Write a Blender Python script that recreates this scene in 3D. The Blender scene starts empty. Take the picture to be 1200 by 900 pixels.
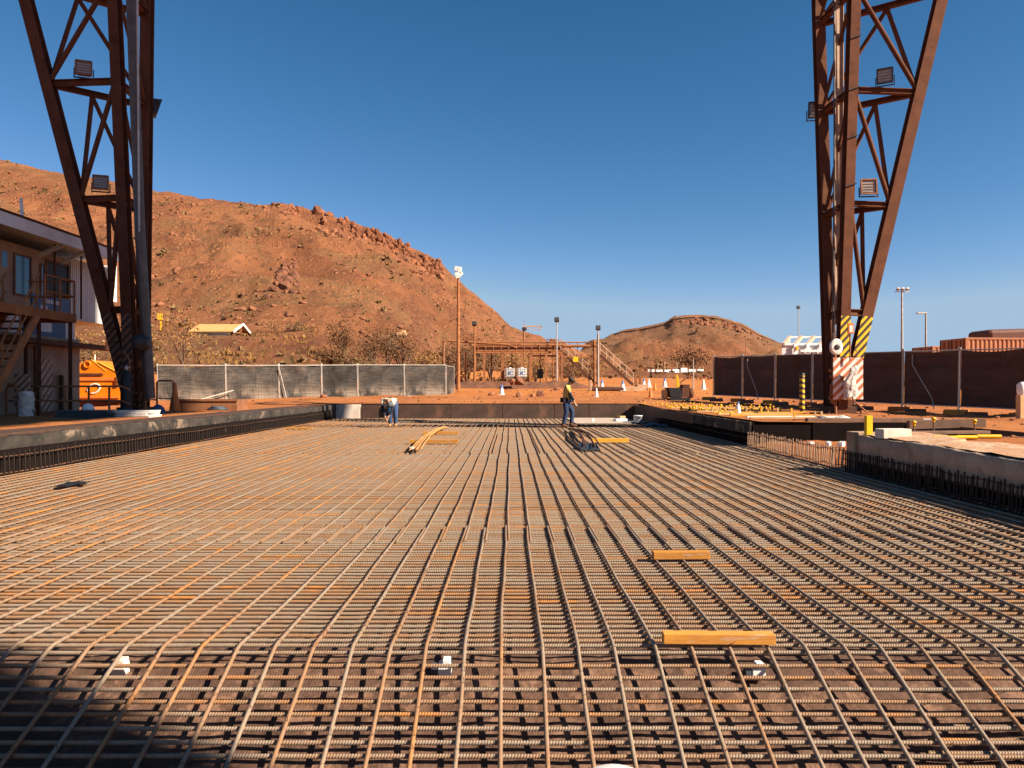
import bpy, math, random
from mathutils import Vector, Matrix, noise
random.seed(7)
R = math.radians
scene = bpy.context.scene
COL = scene.collection
F = 900.0
EYE = 1.366

def P(px, py, Y):
    """a surveyed point: direction measured from the standpoint, at distance Y"""
    return Vector(((px-598)*Y/F, Y, EYE+(455-py)*Y/F))
def PX(px, Y): return (px-598)*Y/F
def PZ(py, Y): return EYE+(455-py)*Y/F
rnd = random.uniform

# ------------------------------------------------------------------ materials
class NT:
    def __init__(s, name):
        s.m = bpy.data.materials.new(name); s.m.use_nodes = True
        s.t = s.m.node_tree; s.t.nodes.clear()
        s.out = s.n('ShaderNodeOutputMaterial'); s.b = s.n('ShaderNodeBsdfPrincipled')
        s.l(s.b.outputs[0], s.out.inputs[0])
    def n(s, k, **kw):
        x = s.t.nodes.new(k)
        for a, b in kw.items(): setattr(x, a, b)
        return x
    def l(s, a, b): s.t.links.new(a, b)
    def math(s, op, a, b=None, c=None):
        x = s.n('ShaderNodeMath', operation=op)
        for i, v in enumerate((a, b, c)):
            if v is None: continue
            if isinstance(v, (int, float)): x.inputs[i].default_value = v
            else: s.l(v, x.inputs[i])
        return x.outputs[0]
    def mix(s, f, a, b, blend='MIX'):
        x = s.n('ShaderNodeMix', data_type='RGBA', blend_type=blend)
        for sock, v in ((x.inputs[0], f), (x.inputs[6], a), (x.inputs[7], b)):
            if isinstance(v, (int, float)): sock.default_value = v
            elif isinstance(v, tuple): sock.default_value = (*v, 1)
            else: s.l(v, sock)
        return x.outputs[2]
    def coord(s, stretch=(1, 1, 1)):
        tc = s.n('ShaderNodeTexCoord'); mp = s.n('ShaderNodeMapping')
        mp.inputs['Scale'].default_value = stretch
        s.l(tc.outputs['Object'], mp.inputs[0]); return mp.outputs[0]
    def noise(s, vec, sc, det=6, rough=.6, dist=0):
        x = s.n('ShaderNodeTexNoise'); s.l(vec, x.inputs['Vector'])
        x.inputs['Scale'].default_value = sc; x.inputs['Detail'].default_value = det
        x.inputs['Roughness'].default_value = rough; x.inputs['Distortion'].default_value = dist
        return x.outputs[0]
    def ramp(s, f, lo, hi):
        x = s.n('ShaderNodeMapRange'); x.interpolation_type = 'SMOOTHSTEP'
        s.l(f, x.inputs[0]); x.inputs[1].default_value = lo; x.inputs[2].default_value = hi
        return x.outputs[0]
    def bump(s, h, strength, dist=.02):
        x = s.n('ShaderNodeBump'); x.inputs['Strength'].default_value = strength
        x.inputs['Distance'].default_value = dist; s.l(h, x.inputs['Height'])
        s.l(x.outputs[0], s.b.inputs['Normal'])
    def fin(s, col, rough=.8, metal=0, spec=.3):
        if isinstance(col, tuple): s.b.inputs['Base Color'].default_value = (*col, 1)
        else: s.l(col, s.b.inputs['Base Color'])
        if isinstance(rough, (int, float)): s.b.inputs['Roughness'].default_value = rough
        else: s.l(rough, s.b.inputs['Roughness'])
        s.b.inputs['Metallic'].default_value = metal
        s.b.inputs['Specular IOR Level'].default_value = spec
        return s.m

def mat(name, c1, c2=None, sc=4, rough=.75, bump=.25, bsc=30, bdist=.01, metal=0, c3=None, sc3=2, lo3=.55, hi3=.68,
        stretch=(1, 1, 1), spec=.3, vary=.12):
    t = NT(name); c2 = c2 or tuple(x*.72 for x in c1)
    v = t.coord(stretch)
    col = t.mix(t.ramp(t.noise(v, sc, 8, .65), .32, .68), c1, c2)
    if c3: col = t.mix(t.ramp(t.noise(v, sc3, 8, .7, .4), lo3, hi3), col, c3)
    oi = t.n('ShaderNodeObjectInfo')
    k = t.math('MULTIPLY_ADD', oi.outputs['Random'], vary*2, 1-vary)
    cc = t.n('ShaderNodeCombineColor')
    for i in range(3): t.l(k, cc.inputs[i])
    col = t.mix(1.0, col, cc.outputs[0], 'MULTIPLY')
    if bump: t.bump(t.noise(v, bsc, 6, .6), bump, bdist)
    return t.fin(col, rough, metal, spec)

def stripe_mat(name, ca, cb, freq, slope=1.0, axis='x', worn=(.16, .07, .04), rough=.6):
    t = NT(name); tc = t.n('ShaderNodeTexCoord'); sp = t.n('ShaderNodeSeparateXYZ')
    t.l(tc.outputs['Object'], sp.inputs[0])
    h = sp.outputs[0 if axis == 'x' else 1]
    s = t.math('ADD', sp.outputs[2], t.math('MULTIPLY', h, slope))
    fr = t.math('FRACT', t.math('ADD', t.math('MULTIPLY', s, freq), 100.0))
    m = t.ramp(fr, .49, .51)
    col = t.mix(m, ca, cb)
    nz = t.noise(t.coord(), 9, 8, .7)
    col = t.mix(t.ramp(nz, .56, .66), col, worn)
    nz2 = t.noise(t.coord(), 3, 5, .6)
    col = t.mix(t.math('MULTIPLY', t.ramp(nz2, .35, .8), .35), col, worn)
    return t.fin(col, rough, 0, .3)

M = {}
def ground_mat(name, a, b, c, stones=(.20, .09, .05), scl=1.0):
    t = NT(name); v = t.coord()
    big = t.noise(v, .22*scl, 6, .6, .5); mid = t.noise(v, 2.2*scl, 8, .7); fine = t.noise(v, 26*scl, 6, .7)
    col = t.mix(t.ramp(big, .35, .68), a, b)
    col = t.mix(t.math('MULTIPLY', t.ramp(mid, .5, .72), .75), col, c)
    vo = t.n('ShaderNodeTexVoronoi'); t.l(v, vo.inputs['Vector']); vo.inputs['Scale'].default_value = 9*scl
    st = t.ramp(vo.outputs['Distance'], .20, .12)
    pick = t.math('GREATER_THAN', mid, .47)
    st = t.math('MULTIPLY', st, pick)
    col = t.mix(t.math('MULTIPLY', st, .8), col, stones)
    col = t.mix(t.math('MULTIPLY', t.ramp(fine, .4, .7), .45), col, tuple(x*.62 for x in c))
    h = t.math('ADD', t.math('MULTIPLY', st, .6), t.math('ADD', fine, mid))
    t.bump(h, .7, .05/scl)
    return t.fin(col, .95, 0, .1)
M['dirt'] = ground_mat('red_dirt', (.47, .178, .062), (.36, .125, .045), (.27, .095, .038))
M['yard'] = ground_mat('yard_dirt', (.54, .205, .058), (.45, .155, .048), (.33, .115, .042), scl=.6)
M['floor'] = mat('blinding_floor', (.125, .066, .043), (.070, .038, .026), 3, .9, .8, 14, .03, c3=(.20, .11, .07), sc3=5, lo3=.5, hi3=.62, vary=0)

def hill_mat():
    t = NT('hill_rock'); v = t.coord()
    g = t.n('ShaderNodeNewGeometry'); sp = t.n('ShaderNodeSeparateXYZ'); t.l(g.outputs['Normal'], sp.inputs[0])
    pz = t.n('ShaderNodeSeparateXYZ'); t.l(g.outputs['Position'], pz.inputs[0])
    big = t.noise(v, .028, 7, .62, .6); mid = t.noise(v, .22, 9, .7); fine = t.noise(v, 1.6, 9, .75)
    col = t.mix(t.ramp(big, .38, .62), (.28, .108, .049), (.36, .145, .065))
    col = t.mix(t.math('MULTIPLY', t.ramp(mid, .5, .66), .8), col, (.20, .076, .040))
    # spinifex-coloured cover in patches
    scr = t.noise(v, .05, 5, .6, .8)
    scf = t.math('MULTIPLY', t.ramp(scr, .46, .62), t.ramp(fine, .42, .58))
    col = t.mix(t.math('MULTIPLY', scf, .85), col, (.21, .13, .06))
    # colour mixes to grey-brown with distance
    far = t.math('MULTIPLY', t.ramp(pz.outputs[1], 290, 370), .55)
    col = t.mix(far, col, (.215, .115, .066))
    # dark bands of bare ironstone on steep ground
    steep = t.ramp(sp.outputs[2], .80, .55)
    col = t.mix(t.math('MULTIPLY', steep, .75), col, t.mix(t.ramp(fine, .4, .6), (.10, .043, .030), (.30, .12, .06)))
    stv = t.noise(t.coord((.30, .055, .04)), 1.0, 7, .65, .5)
    col = t.mix(t.math('MULTIPLY', t.ramp(stv, .50, .66), .55), col, (.155, .062, .036))
    col = t.mix(t.math('MULTIPLY', t.ramp(stv, .46, .34), .40), col, (.45, .185, .085))
    vo = t.n('ShaderNodeTexVoronoi'); t.l(v, vo.inputs['Vector']); vo.inputs['Scale'].default_value = .75
    stn = t.math('MULTIPLY', t.ramp(vo.outputs['Distance'], .30, .12), t.math('GREATER_THAN', mid, .49))
    col = t.mix(t.math('MULTIPLY', stn, .8), col, (.50, .23, .11))
    vo2 = t.n('ShaderNodeTexVoronoi'); t.l(v, vo2.inputs['Vector']); vo2.inputs['Scale'].default_value = .42
    drk = t.math('MULTIPLY', t.ramp(vo2.outputs['Distance'], .34, .2), t.math('LESS_THAN', mid, .50))
    col = t.mix(t.math('MULTIPLY', drk, .6), col, (.12, .062, .034))
    h = t.math('ADD', t.math('MULTIPLY', fine, 1.2), t.math('ADD', mid, t.math('MULTIPLY', stn, .7)))
    t.bump(h, .9, 1.1)
    return t.fin(col, .95, 0, .1)
M['hill'] = hill_mat()

def rebar_mat(name, shift):
    t = NT(name); v = t.coord()
    oi = t.n('ShaderNodeObjectInfo'); g = t.n('ShaderNodeNewGeometry')
    r = t.math('FRACT', t.math('ADD', oi.outputs['Random'], g.outputs['Random Per Island']))
    w = t.n('ShaderNodeTexNoise', noise_dimensions='4D'); t.l(v, w.inputs['Vector']); t.l(t.math('MULTIPLY', r, 60), w.inputs['W'])
    w.inputs['Scale'].default_value = 1.3; w.inputs['Detail'].default_value = 6; w.inputs['Roughness'].default_value = .72
    rust = t.math('ADD', t.math('MULTIPLY', w.outputs[0], 1.0), t.math('MULTIPLY_ADD', r, .19, shift))
    if shift > -.06:      # the bars laid on the left lie rustier than those on the right
        px_ = t.n('ShaderNodeSeparateXYZ'); t.l(v, px_.inputs[0]); rust = t.math('ADD', rust, t.math('MULTIPLY_ADD', t.ramp(px_.outputs[0], 2, -6), .085, -.062))
    col = t.mix(t.ramp(rust, .40, .60), (.268, .205, .150), (.27, .150, .078))
    col = t.mix(t.ramp(rust, .58, .72), col, (.46, .185, .045))
    fine = t.noise(v, 60, 4, .6)
    col = t.mix(t.math('MULTIPLY', t.ramp(fine, .45, .7), .4), col, (.17, .095, .055))
    t.bump(fine, .5, .002)
    return t.fin(col, .66, .10, .3)
M['rebar'] = rebar_mat('rebar_steel', -.10); M['rebar_long'] = rebar_mat('rusted_rebar_steel', -.045)
M['starter'] = mat('starter_steel', (.19, .085, .042), (.11, .055, .035), 6, .7, .3, 60, .003, .2)
M['concrete'] = mat('rough_concrete', (.50, .345, .23), (.34, .225, .15), 2.5, .9, .8, 14, .03, c3=(.30, .17, .095), sc3=1.2, lo3=.52, hi3=.68)
M['concrete_dark'] = mat('shade_toned_concrete', (.058, .046, .038), (.016, .013, .011), 1.5, .9, 1.0, 9, .05, c3=(.24, .17, .12), sc3=1.7, lo3=.54, hi3=.68)  # the left wall's shade and its lit spots are put into the colour
M['concrete_pale'] = mat('pale_concrete', (.74, .64, .54), (.62, .48, .38), 2, .9, .5, 14, .02, c3=(.40, .24, .15), sc3=1.5, lo3=.55, hi3=.7)
M['formply'] = mat('brown_form_ply', (.095, .05, .034), (.055, .032, .024), 1.5, .7, .25, 20, .01, c3=(.14, .068, .042), sc3=.9, lo3=.55, hi3=.72)
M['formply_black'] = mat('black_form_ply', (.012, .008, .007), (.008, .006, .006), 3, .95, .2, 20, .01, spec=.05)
M['starter_dark'] = mat('shaded_starter_steel', (.024, .014, .010), (.014, .009, .007), 6, .9, .3, 60, .003)  # shaded copy of the starter steel, darkness put into the colour
M['starter_brown'] = mat('brown_starter_steel', (.06, .032, .021), (.035, .021, .016), 6, .85, .3, 60, .003)  # near wall bars: their shade is put into this darker brown
M['starter_pale'] = mat('sunlit_starter_steel', (.40, .27, .18), (.30, .17, .10), 6, .6, .3, 60, .003)  # lit copy of the starter steel, sunlit tone put into the colour
M['rust_tower'] = mat('rusty_red_steel', (.140, .055, .029), (.102, .040, .022), 2.5, .8, .25, 22, .006, 0, c3=(.085, .030, .016), sc3=1.4, lo3=.54, hi3=.66, spec=.12)
M['rust_dark'] = mat('dark_rusty_steel', (.115, .043, .022), (.075, .03, .018), 3, .8, .25, 22, .006, .1)
M['rust_bright'] = mat('bright_rusty_steel', (.38, .155, .062), (.25, .10, .042), 3, .8, .3, 22, .006, 0, spec=.15)  # lighter orange-brown rust tone
M['mortar'] = mat('dusty_mortar', (.50, .34, .22), (.42, .21, .105), 3, .9, .6, 14, .02, c3=(.60, .48, .36), sc3=2.2, lo3=.55, hi3=.68)
M['edge_dark'] = mat('dark_dusty_board', (.085, .042, .028), (.05, .028, .02), 3, .9, .3, 20, .006)
M['rust'] = mat('rusty_steel', (.30, .125, .055), (.19, .078, .038), 3, .7, .3, 22, .006, .1)
M['galv'] = mat('galvanised_tube', (.50, .47, .43), (.36, .32, .28), 5, .5, .15, 40, .003, .35, c3=(.33, .19, .11), sc3=4, lo3=.58, hi3=.7)
M['grey_pipe'] = mat('grey_conduit', (.125, .105, .09), (.085, .07, .06), 4, .5, .1, 30, .003, .3)
M['tan_steel'] = mat('dusty_tray_steel', (.52, .36, .26), (.40, .26, .18), 4, .6, .2, 30, .004)
M['timber'] = mat('orange_painted_timber', (.56, .25, .04), (.42, .17, .032), 3, .8, .4, 40, .004, c3=(.46, .31, .20), sc3=5, lo3=.54, hi3=.66, stretch=(.8, 4, 4))
M['timber_yellow'] = mat('yellow_painted_timber', (.66, .36, .035), (.58, .28, .03), 3, .75, .4, 40, .004, c3=(.50, .33, .18), sc3=7, lo3=.60, hi3=.72)
M['timber_raw'] = mat('raw_pine_batten', (.56, .36, .19), (.44, .25, .11), 4, .85, .4, 40, .004, stretch=(.3, 4, 4))
M['timber_brown'] = mat('weathered_brown_beam', (.20, .11, .07), (.13, .075, .05), 4, .85, .4, 40, .006)
M['yellow'] = mat('safety_yellow', (.80, .47, .012), (.70, .38, .012), 5, .5, .1, 30, .003)
M['orange'] = mat('machine_orange', (.86, .245, .008), (.78, .20, .006), 1.5, .45, .1, 20, .004, c3=(.50, .16, .02), sc3=2, lo3=.62, hi3=.74)
M['orange_cone'] = mat('orange_plastic', (.75, .20, .03), (.55, .15, .03), 6, .55, .1, 30, .003)
M['white'] = mat('white_paint', (.80, .77, .72), (.66, .60, .53), 4, .55, .15, 25, .003, c3=(.52, .36, .25), sc3=5, lo3=.60, hi3=.75)
M['white_clean'] = mat('white_plastic', (.80, .80, .78), (.70, .69, .66), 5, .5, .1, 25, .003)
M['blue_plastic'] = mat('blue_plastic', (.08, .20, .50), (.06, .15, .40), 5, .5, .1, 25, .003)
M['blue_board'] = mat('blue_board', (.045, .11, .22), (.035, .085, .17), 3, .55, .1, 20, .003)
M['cladding'] = mat('grey_cladding', (.62, .60, .60), (.52, .49, .47), 1.5, .5, .1, 20, .003, c3=(.33, .24, .18), sc3=1.2, lo3=.58, hi3=.75)
M['cladding_tan'] = mat('dusty_tan_wall', (.36, .26, .19), (.27, .19, .14), 1.2, .8, .2, 16, .006, c3=(.25, .14, .085), sc3=1.2, lo3=.5, hi3=.7)
M['fascia'] = mat('grey_fascia', (.66, .65, .66), (.56, .54, .54), 2, .6, .1, 20, .003)
M['black'] = mat('black_rubber', (.022, .022, .024), (.014, .014, .015), 5, .5, .15, 30, .004)
M['dark_metal'] = mat('dark_grey_metal', (.06, .058, .06), (.04, .038, .04), 5, .5, .15, 30, .004, .3)
M['shade_dark'] = mat('dark_shade_cloth', (.115, .064, .045), (.075, .043, .031), 2, .95, .5, 60, .006, stretch=(.25, .25, 3))
M['stripe_yb'] = stripe_mat('yellow_black_stripe', (.86, .52, .02), (.035, .03, .03), 4.1, -1.1)
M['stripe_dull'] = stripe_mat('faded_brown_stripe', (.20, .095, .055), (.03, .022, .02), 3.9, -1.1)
M['stripe_rw'] = stripe_mat('red_white_stripe', (.78, .72, .66), (.48, .15, .06), 3.6, -1.0, worn=(.35, .17, .10))
M['stripe_dim'] = stripe_mat('worn_brown_white_stripe', (.42, .33, .27), (.23, .10, .06), 5.2, -1.0)
M['stripe_dim_y'] = stripe_mat('worn_door_stripe', (.42, .33, .27), (.23, .10, .06), 3.4, -1.0, 'y')
M['post_yb'] = stripe_mat('yellow_black_band', (.80, .45, .02), (.03, .028, .028), 5.5, 0.25, worn=(.3, .16, .05))
M['skin'] = mat('skin', (.46, .26, .17), (.40, .22, .14), 8, .6, .05)
M['denim'] = mat('blue_denim', (.045, .095, .22), (.032, .066, .155), 9, .9, .5, 50, .006)
M['denim_dark'] = mat('navy_work_trousers', (.030, .055, .125), (.018, .03, .065), 7, .9, .5, 50, .006)
M['navy'] = mat('navy_cotton', (.022, .028, .050), (.016, .02, .035), 9, .9, .4, 50, .006)
M['hivis'] = mat('hi_vis_yellow_cotton', (.80, .50, .13), (.72, .42, .10), 9, .85, .4, 40, .006)
M['hivis_orange'] = mat('hi_vis_orange_vest', (.46, .155, .035), (.36, .12, .03), 9, .85, .4, 40, .006)
M['cream'] = mat('cream_cotton', (.74, .62, .46), (.64, .52, .37), 9, .9, .5, 40, .008)
M['boot'] = mat('brown_leather', (.14, .06, .03), (.09, .04, .022), 9, .7, .3, 40, .004)
M['boot_tan'] = mat('tan_leather', (.48, .23, .08), (.38, .17, .06), 9, .7, .3, 40, .004)
M['hat'] = mat('dark_felt', (.055, .04, .032), (.04, .03, .025), 9, .9, .3, 40, .004)
M['cap'] = mat('blue_grey_cap', (.13, .15, .19), (.08, .09, .11), 9, .9, .3, 40, .004)
M['bag'] = mat('dusty_plastic_wrap', (.62, .57, .52), (.50, .42, .36), 6, .35, .9, 9, .05)
M['glass_lamp'] = mat('lamp_glass', (.30, .29, .27), (.22, .21, .2), 5, .15, 0, spec=.6)
M['sheet_dark'] = mat('slate_blue_sheeting', (.075, .085, .105), (.05, .06, .075), 4, .55, .2, 20, .004)
M['sheet_grey'] = mat('scuffed_grey_plate', (.46, .37, .29), (.36, .27, .2), 2, .7, .2, 20, .004)
M['roof_tan'] = mat('dusty_yellow_roof', (.62, .36, .13), (.52, .28, .1), 3, .6, .2, 12, .01)
M['container'] = mat('rust_red_container', (.42, .165, .075), (.34, .13, .06), 2, .6, .2, 12, .008, c3=(.22, .085, .045), sc3=1, lo3=.58, hi3=.7)
M['tank'] = mat('dark_rust_tank', (.13, .045, .026), (.10, .036, .022), 2, .65, .2, 12, .008)
M['bark'] = mat('dry_bark', (.20, .12, .075), (.13, .08, .05), 9, .9, .5, 30, .01)
M['leaf_olive'] = mat('olive_leaf', (.15, .095, .032), (.09, .052, .02), 1.1, .7, 0)
M['leaf_dry'] = mat('dry_brown_leaf', (.19, .085, .03), (.10, .042, .018), 1.1, .8, 0)
M['leaf_straw'] = mat('straw_leaf', (.30, .155, .048), (.19, .095, .03), .6, .85, 0)
M['scrub'] = mat('hill_scrub', (.24, .15, .065), (.16, .10, .044), .09, .9, 0)
M['rock'] = mat('ironstone', (.31, .125, .06), (.19, .075, .04), .5, .95, .6, 6, .05)
M['ochre'] = mat('ochre_rust', (.54, .28, .10), (.40, .18, .055), 4, .8, .2, 30, .003)
M['rock_dark'] = mat('dark_ironstone', (.19, .075, .04), (.11, .046, .028), .6, .95, .8, 5, .05)
M['rock_red'] = mat('red_caprock', (.30, .108, .046), (.15, .055, .03), .5, .95, .9, 3, .12)
M['dirtpile'] = mat('dark_spoil', (.20, .082, .042), (.145, .06, .034), 2, .95, .8, 9, .05)

def window_mat():
    t = NT('window_glass'); nz = t.noise(t.coord(), 1.1, 3, .5)
    m = t.fin(t.mix(t.ramp(nz, .3, .7), (.035, .10, .19), (.05, .14, .25)), .12, 0, .6); return m
M['window'] = window_mat()
M['glass_dark'] = mat('dark_window_glass', (.010, .010, .014), (.014, .014, .018), 3, .45, 0, spec=.2)
def fence_mat():
    t = NT('grey_shade_cloth'); v = t.coord()
    a = t.noise(v, .9, 7, .65, .8); b = t.noise(t.coord((.35, .35, 6)), 3, 4, .6)
    col = t.mix(t.ramp(a, .36, .64), (.040, .034, .031), (.125, .092, .068))
    col = t.mix(t.math('MULTIPLY', t.ramp(b, .45, .65), .65), col, (.018, .016, .015))
    sp = t.n('ShaderNodeSeparateXYZ'); tc = t.n('ShaderNodeTexCoord'); t.l(tc.outputs['Object'], sp.inputs[0])
    oi = t.n('ShaderNodeObjectInfo'); va = t.math('MULTIPLY_ADD', oi.outputs['Random'], .75, .38); cc = t.n('ShaderNodeCombineColor')
    for i in range(3): t.l(va, cc.inputs[i])
    col = t.mix(1.0, col, cc.outputs[0], 'MULTIPLY')
    low = t.math('MULTIPLY', t.ramp(sp.outputs[2], .95, .25), t.ramp(a, .44, .58))
    col = t.mix(t.math('MULTIPLY', low, .75), col, (.30, .23, .175))   # dried dust caught low on the cloth
    wv = t.n('ShaderNodeTexWave'); t.l(tc.outputs['Object'], wv.inputs[0]); wv.bands_direction = 'Z'
    wv.inputs['Scale'].default_value = 3.2; wv.inputs['Distortion'].default_value = .6
    col = t.mix(t.math('MULTIPLY', wv.outputs[1], .30), col, (.025, .02, .019))
    t.bump(t.math('ADD', a, b), .7, .05)
    m = t.fin(col, .6, 0, .22); return m
M['shade_grey'] = fence_mat()

# ------------------------------------------------------------------ mesh collector
class MB:
    def __init__(s): s.v = []; s.f = []; s.sm = []
    def add(s, vs, fs, smooth=False):
        o = len(s.v); s.v += [Vector(x) for x in vs]
        for f in fs: s.f.append([i+o for i in f]); s.sm.append(smooth)
        return s
    def box(s, c, size, rot=None):
        c = Vector(c); h = [x/2 for x in size]
        vs = [Vector((x*h[0], y*h[1], z*h[2])) for x in (-1, 1) for y in (-1, 1) for z in (-1, 1)]
        if rot is not None: vs = [rot @ q for q in vs]
        return s.add([c+q for q in vs], [(0, 1, 3, 2), (4, 6, 7, 5), (0, 4, 5, 1), (2, 3, 7, 6), (0, 2, 6, 4), (1, 5, 7, 3)])
    def bx(s, x0, x1, y0, y1, z0, z1):
        return s.box(((x0+x1)/2, (y0+y1)/2, (z0+z1)/2), (abs(x1-x0), abs(y1-y0), abs(z1-z0)))
    def frame(s, p0, p1, up=(0, -1, 0)):
        d = (Vector(p1)-Vector(p0)).normalized(); u = Vector(up)
        if abs(d.dot(u)) > .98: u = Vector((1, 0, 0))
        a = d.cross(u).normalized(); b = a.cross(d).normalized()
        return d, a, b      # a: sideways, b: along up
    def bar(s, p0, p1, w, h, up=(0, -1, 0), off=(0, 0)):
        """beam: w across (sideways), h along up"""
        p0, p1 = Vector(p0), Vector(p1); d, a, b = s.frame(p0, p1, up); vs = []
        for p in (p0, p1):
            for i, j in ((-1, -1), (1, -1), (1, 1), (-1, 1)):
                vs.append(p+a*(off[0]+i*w/2)+b*(off[1]+j*h/2))
        return s.add(vs, [(3, 2, 1, 0), (4, 5, 6, 7), (0, 1, 5, 4), (1, 2, 6, 5), (2, 3, 7, 6), (3, 0, 4, 7)])
    def hbeam(s, p0, p1, w, d, t=.03, up=(0, -1, 0)):
        s.bar(p0, p1, w, t, up, (0, d/2-t/2)); s.bar(p0, p1, w, t, up, (0, -d/2+t/2))
        return s.bar(p0, p1, t, d-2*t-.002, up)
    def tube(s, pts, r, n=8, cap=True, smooth=True):
        pts = [Vector(p) for p in pts]; m = len(pts)
        rs = r if isinstance(r, (list, tuple)) else [r]*m
        o = len(s.v); prev = None
        for i, p in enumerate(pts):
            d = (pts[min(i+1, m-1)]-pts[max(i-1, 0)]).normalized()
            if prev is None:
                u = Vector((0, 0, 1)) if abs(d.z) < .9 else Vector((1, 0, 0))
                a = d.cross(u).normalized()
            else: a = (prev-d*prev.dot(d)).normalized()
            prev = a; b = d.cross(a)
            for k in range(n):
                t = 2*math.pi*k/n; s.v.append(p+(a*math.cos(t)+b*math.sin(t))*rs[i])
        for i in range(m-1):
            for k in range(n):
                k2 = (k+1) % n
                s.f.append([o+i*n+k, o+i*n+k2, o+(i+1)*n+k2, o+(i+1)*n+k]); s.sm.append(smooth)
        if cap: s.caps(o, o+(m-1)*n, n)
        return s
    def caps(s, o0, o1, n):
        for o, rev in ((o0, True), (o1, False)):
            q = len(s.v); s.v += [s.v[o+k].copy() for k in range(n)]
            f = [q+k for k in range(n)]; s.f.append(f[::-1] if rev else f); s.sm.append(False)
    def lathe(s, prof, c=(0, 0, 0), n=16, axis='z'):
        c = Vector(c); o = len(s.v)
        for r, z in prof:
            for k in range(n):
                t = 2*math.pi*k/n; q = (r*math.cos(t), r*math.sin(t), z)
                if axis == 'x': q = (z, q[0], q[1])
                if axis == 'y': q = (q[0], z, q[1])
                s.v.append(c+Vector(q))
        for i in range(len(prof)-1):
            for k in range(n):
                k2 = (k+1) % n
                s.f.append([o+i*n+k, o+i*n+k2, o+(i+1)*n+k2, o+(i+1)*n+k]); s.sm.append(True)
        s.caps(o, o+(len(prof)-1)*n, n)
        return s
    def prism(s, poly, y0, y1, axis='y'):
        """poly in the (x,z) plane extruded along y (axis y) or in (y,z) extruded along x"""
        n = len(poly)
        def q(a, b, t): return (a, t, b) if axis == 'y' else ((t, a, b) if axis == 'x' else (a, b, t))
        vs = [q(a, b, y0) for a, b in poly]+[q(a, b, y1) for a, b in poly]
        fs = [list(range(n))[::-1], [n+i for i in range(n)]]+[[i, (i+1) % n, n+(i+1) % n, n+i] for i in range(n)]
        return s.add(vs, fs)
    def grid(s, fn, nu, nv, smooth=True):
        o = len(s.v)
        for j in range(nv+1):
            for i in range(nu+1): s.v.append(Vector(fn(i/nu, j/nv)))
        w = nu+1
        for j in range(nv):
            for i in range(nu):
                a = o+j*w+i; s.f.append([a, a+1, a+w+1, a+w]); s.sm.append(smooth)
        return s
    def rock(s, c, r, sq=.7):
        c = Vector(c); t = (1+5**.5)/2
        vs = [(-1, t, 0), (1, t, 0), (-1, -t, 0), (1, -t, 0), (0, -1, t), (0, 1, t), (0, -1, -t), (0, 1, -t), (t, 0, -1), (t, 0, 1), (-t, 0, -1), (-t, 0, 1)]
        fs = [(0, 11, 5), (0, 5, 1), (0, 1, 7), (0, 7, 10), (0, 10, 11), (1, 5, 9), (5, 11, 4), (11, 10, 2), (10, 7, 6), (7, 1, 8), (3, 9, 4), (3, 4, 2), (3, 2, 6), (3, 6, 8), (3, 8, 9), (4, 9, 5), (2, 4, 11), (6, 2, 10), (8, 6, 7), (9, 8, 1)]
        a = rnd(0, 6.28); ca, sa = math.cos(a), math.sin(a); out = []
        ex, ey = rnd(.75, 1.3), rnd(.75, 1.3)
        for v in vs:
            k = r/1.9*rnd(.72, 1.2); x, y, z = v[0]*k*ex, v[1]*k*ey, v[2]*k*sq
            out.append(c+Vector((x*ca-y*sa, x*sa+y*ca, z)))
        return s.add(out, fs)
    def mesh(s, name, off=Vector((0, 0, 0))):
        me = bpy.data.meshes.new(name)
        me.from_pydata([tuple(q-off) for q in s.v], [], s.f); me.validate()
        if len(me.polygons) == len(s.sm): me.polygons.foreach_set('use_smooth', s.sm)
        me.update(); return me

def worg(o):
    v = Vector((0, 0, 0))
    while o: v += o.location; o = o.parent
    return v
def obj(name, mb, m, parent=None, bevel=0, loc=None):
    off = worg(parent) if parent else Vector((0, 0, 0))
    if loc is not None: off = Vector(loc)
    o = bpy.data.objects.new(name, mb.mesh(name, off)); COL.objects.link(o)
    if parent: o.parent = parent
    elif loc is not None: o.location = loc
    o.data.materials.append(M[m] if isinstance(m, str) else m)
    if bevel:
        b = o.modifiers.new('edge', 'BEVEL'); b.width = bevel; b.segments = 2; b.limit_method = 'ANGLE'; b.angle_limit = R(40)
    return o
def tag(o, label=None, cat=None, group=None, kind=None):
    if label: o['label'] = label
    if cat: o['category'] = cat
    if group: o['group'] = group
    if kind: o['kind'] = kind
    return o
def thing(name, label, cat, loc=(0, 0, 0), group=None):
    o = bpy.data.objects.new(name, None); COL.objects.link(o); o.location = loc; o.empty_display_size = .2
    return tag(o, label, cat, group)
def solo(name, mb, m, label, cat, group=None, bevel=0, loc=None):
    return tag(obj(name, mb, m, None, bevel, loc), label, cat, group)
def struct(name, mb, m, label=None):
    return tag(obj(name, mb, m), label, None, None, 'structure')
def copy_tree(o, parent=None):
    c = o.copy(); COL.objects.link(c); c.parent = parent
    for ch in list(o.children): copy_tree(ch, c)
    return c
def dup(o, loc, rz=0, label=None, group=None, sc=None):
    c = copy_tree(o); c.location = loc; c.rotation_euler = (0, 0, rz)
    if sc: c.scale = sc
    if label: c['label'] = label
    if group: c['group'] = group
    return c
fb = lambda x, y, z=0: noise.fractal(Vector((x, y, z)), 1.0, 2.0, 5)
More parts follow.
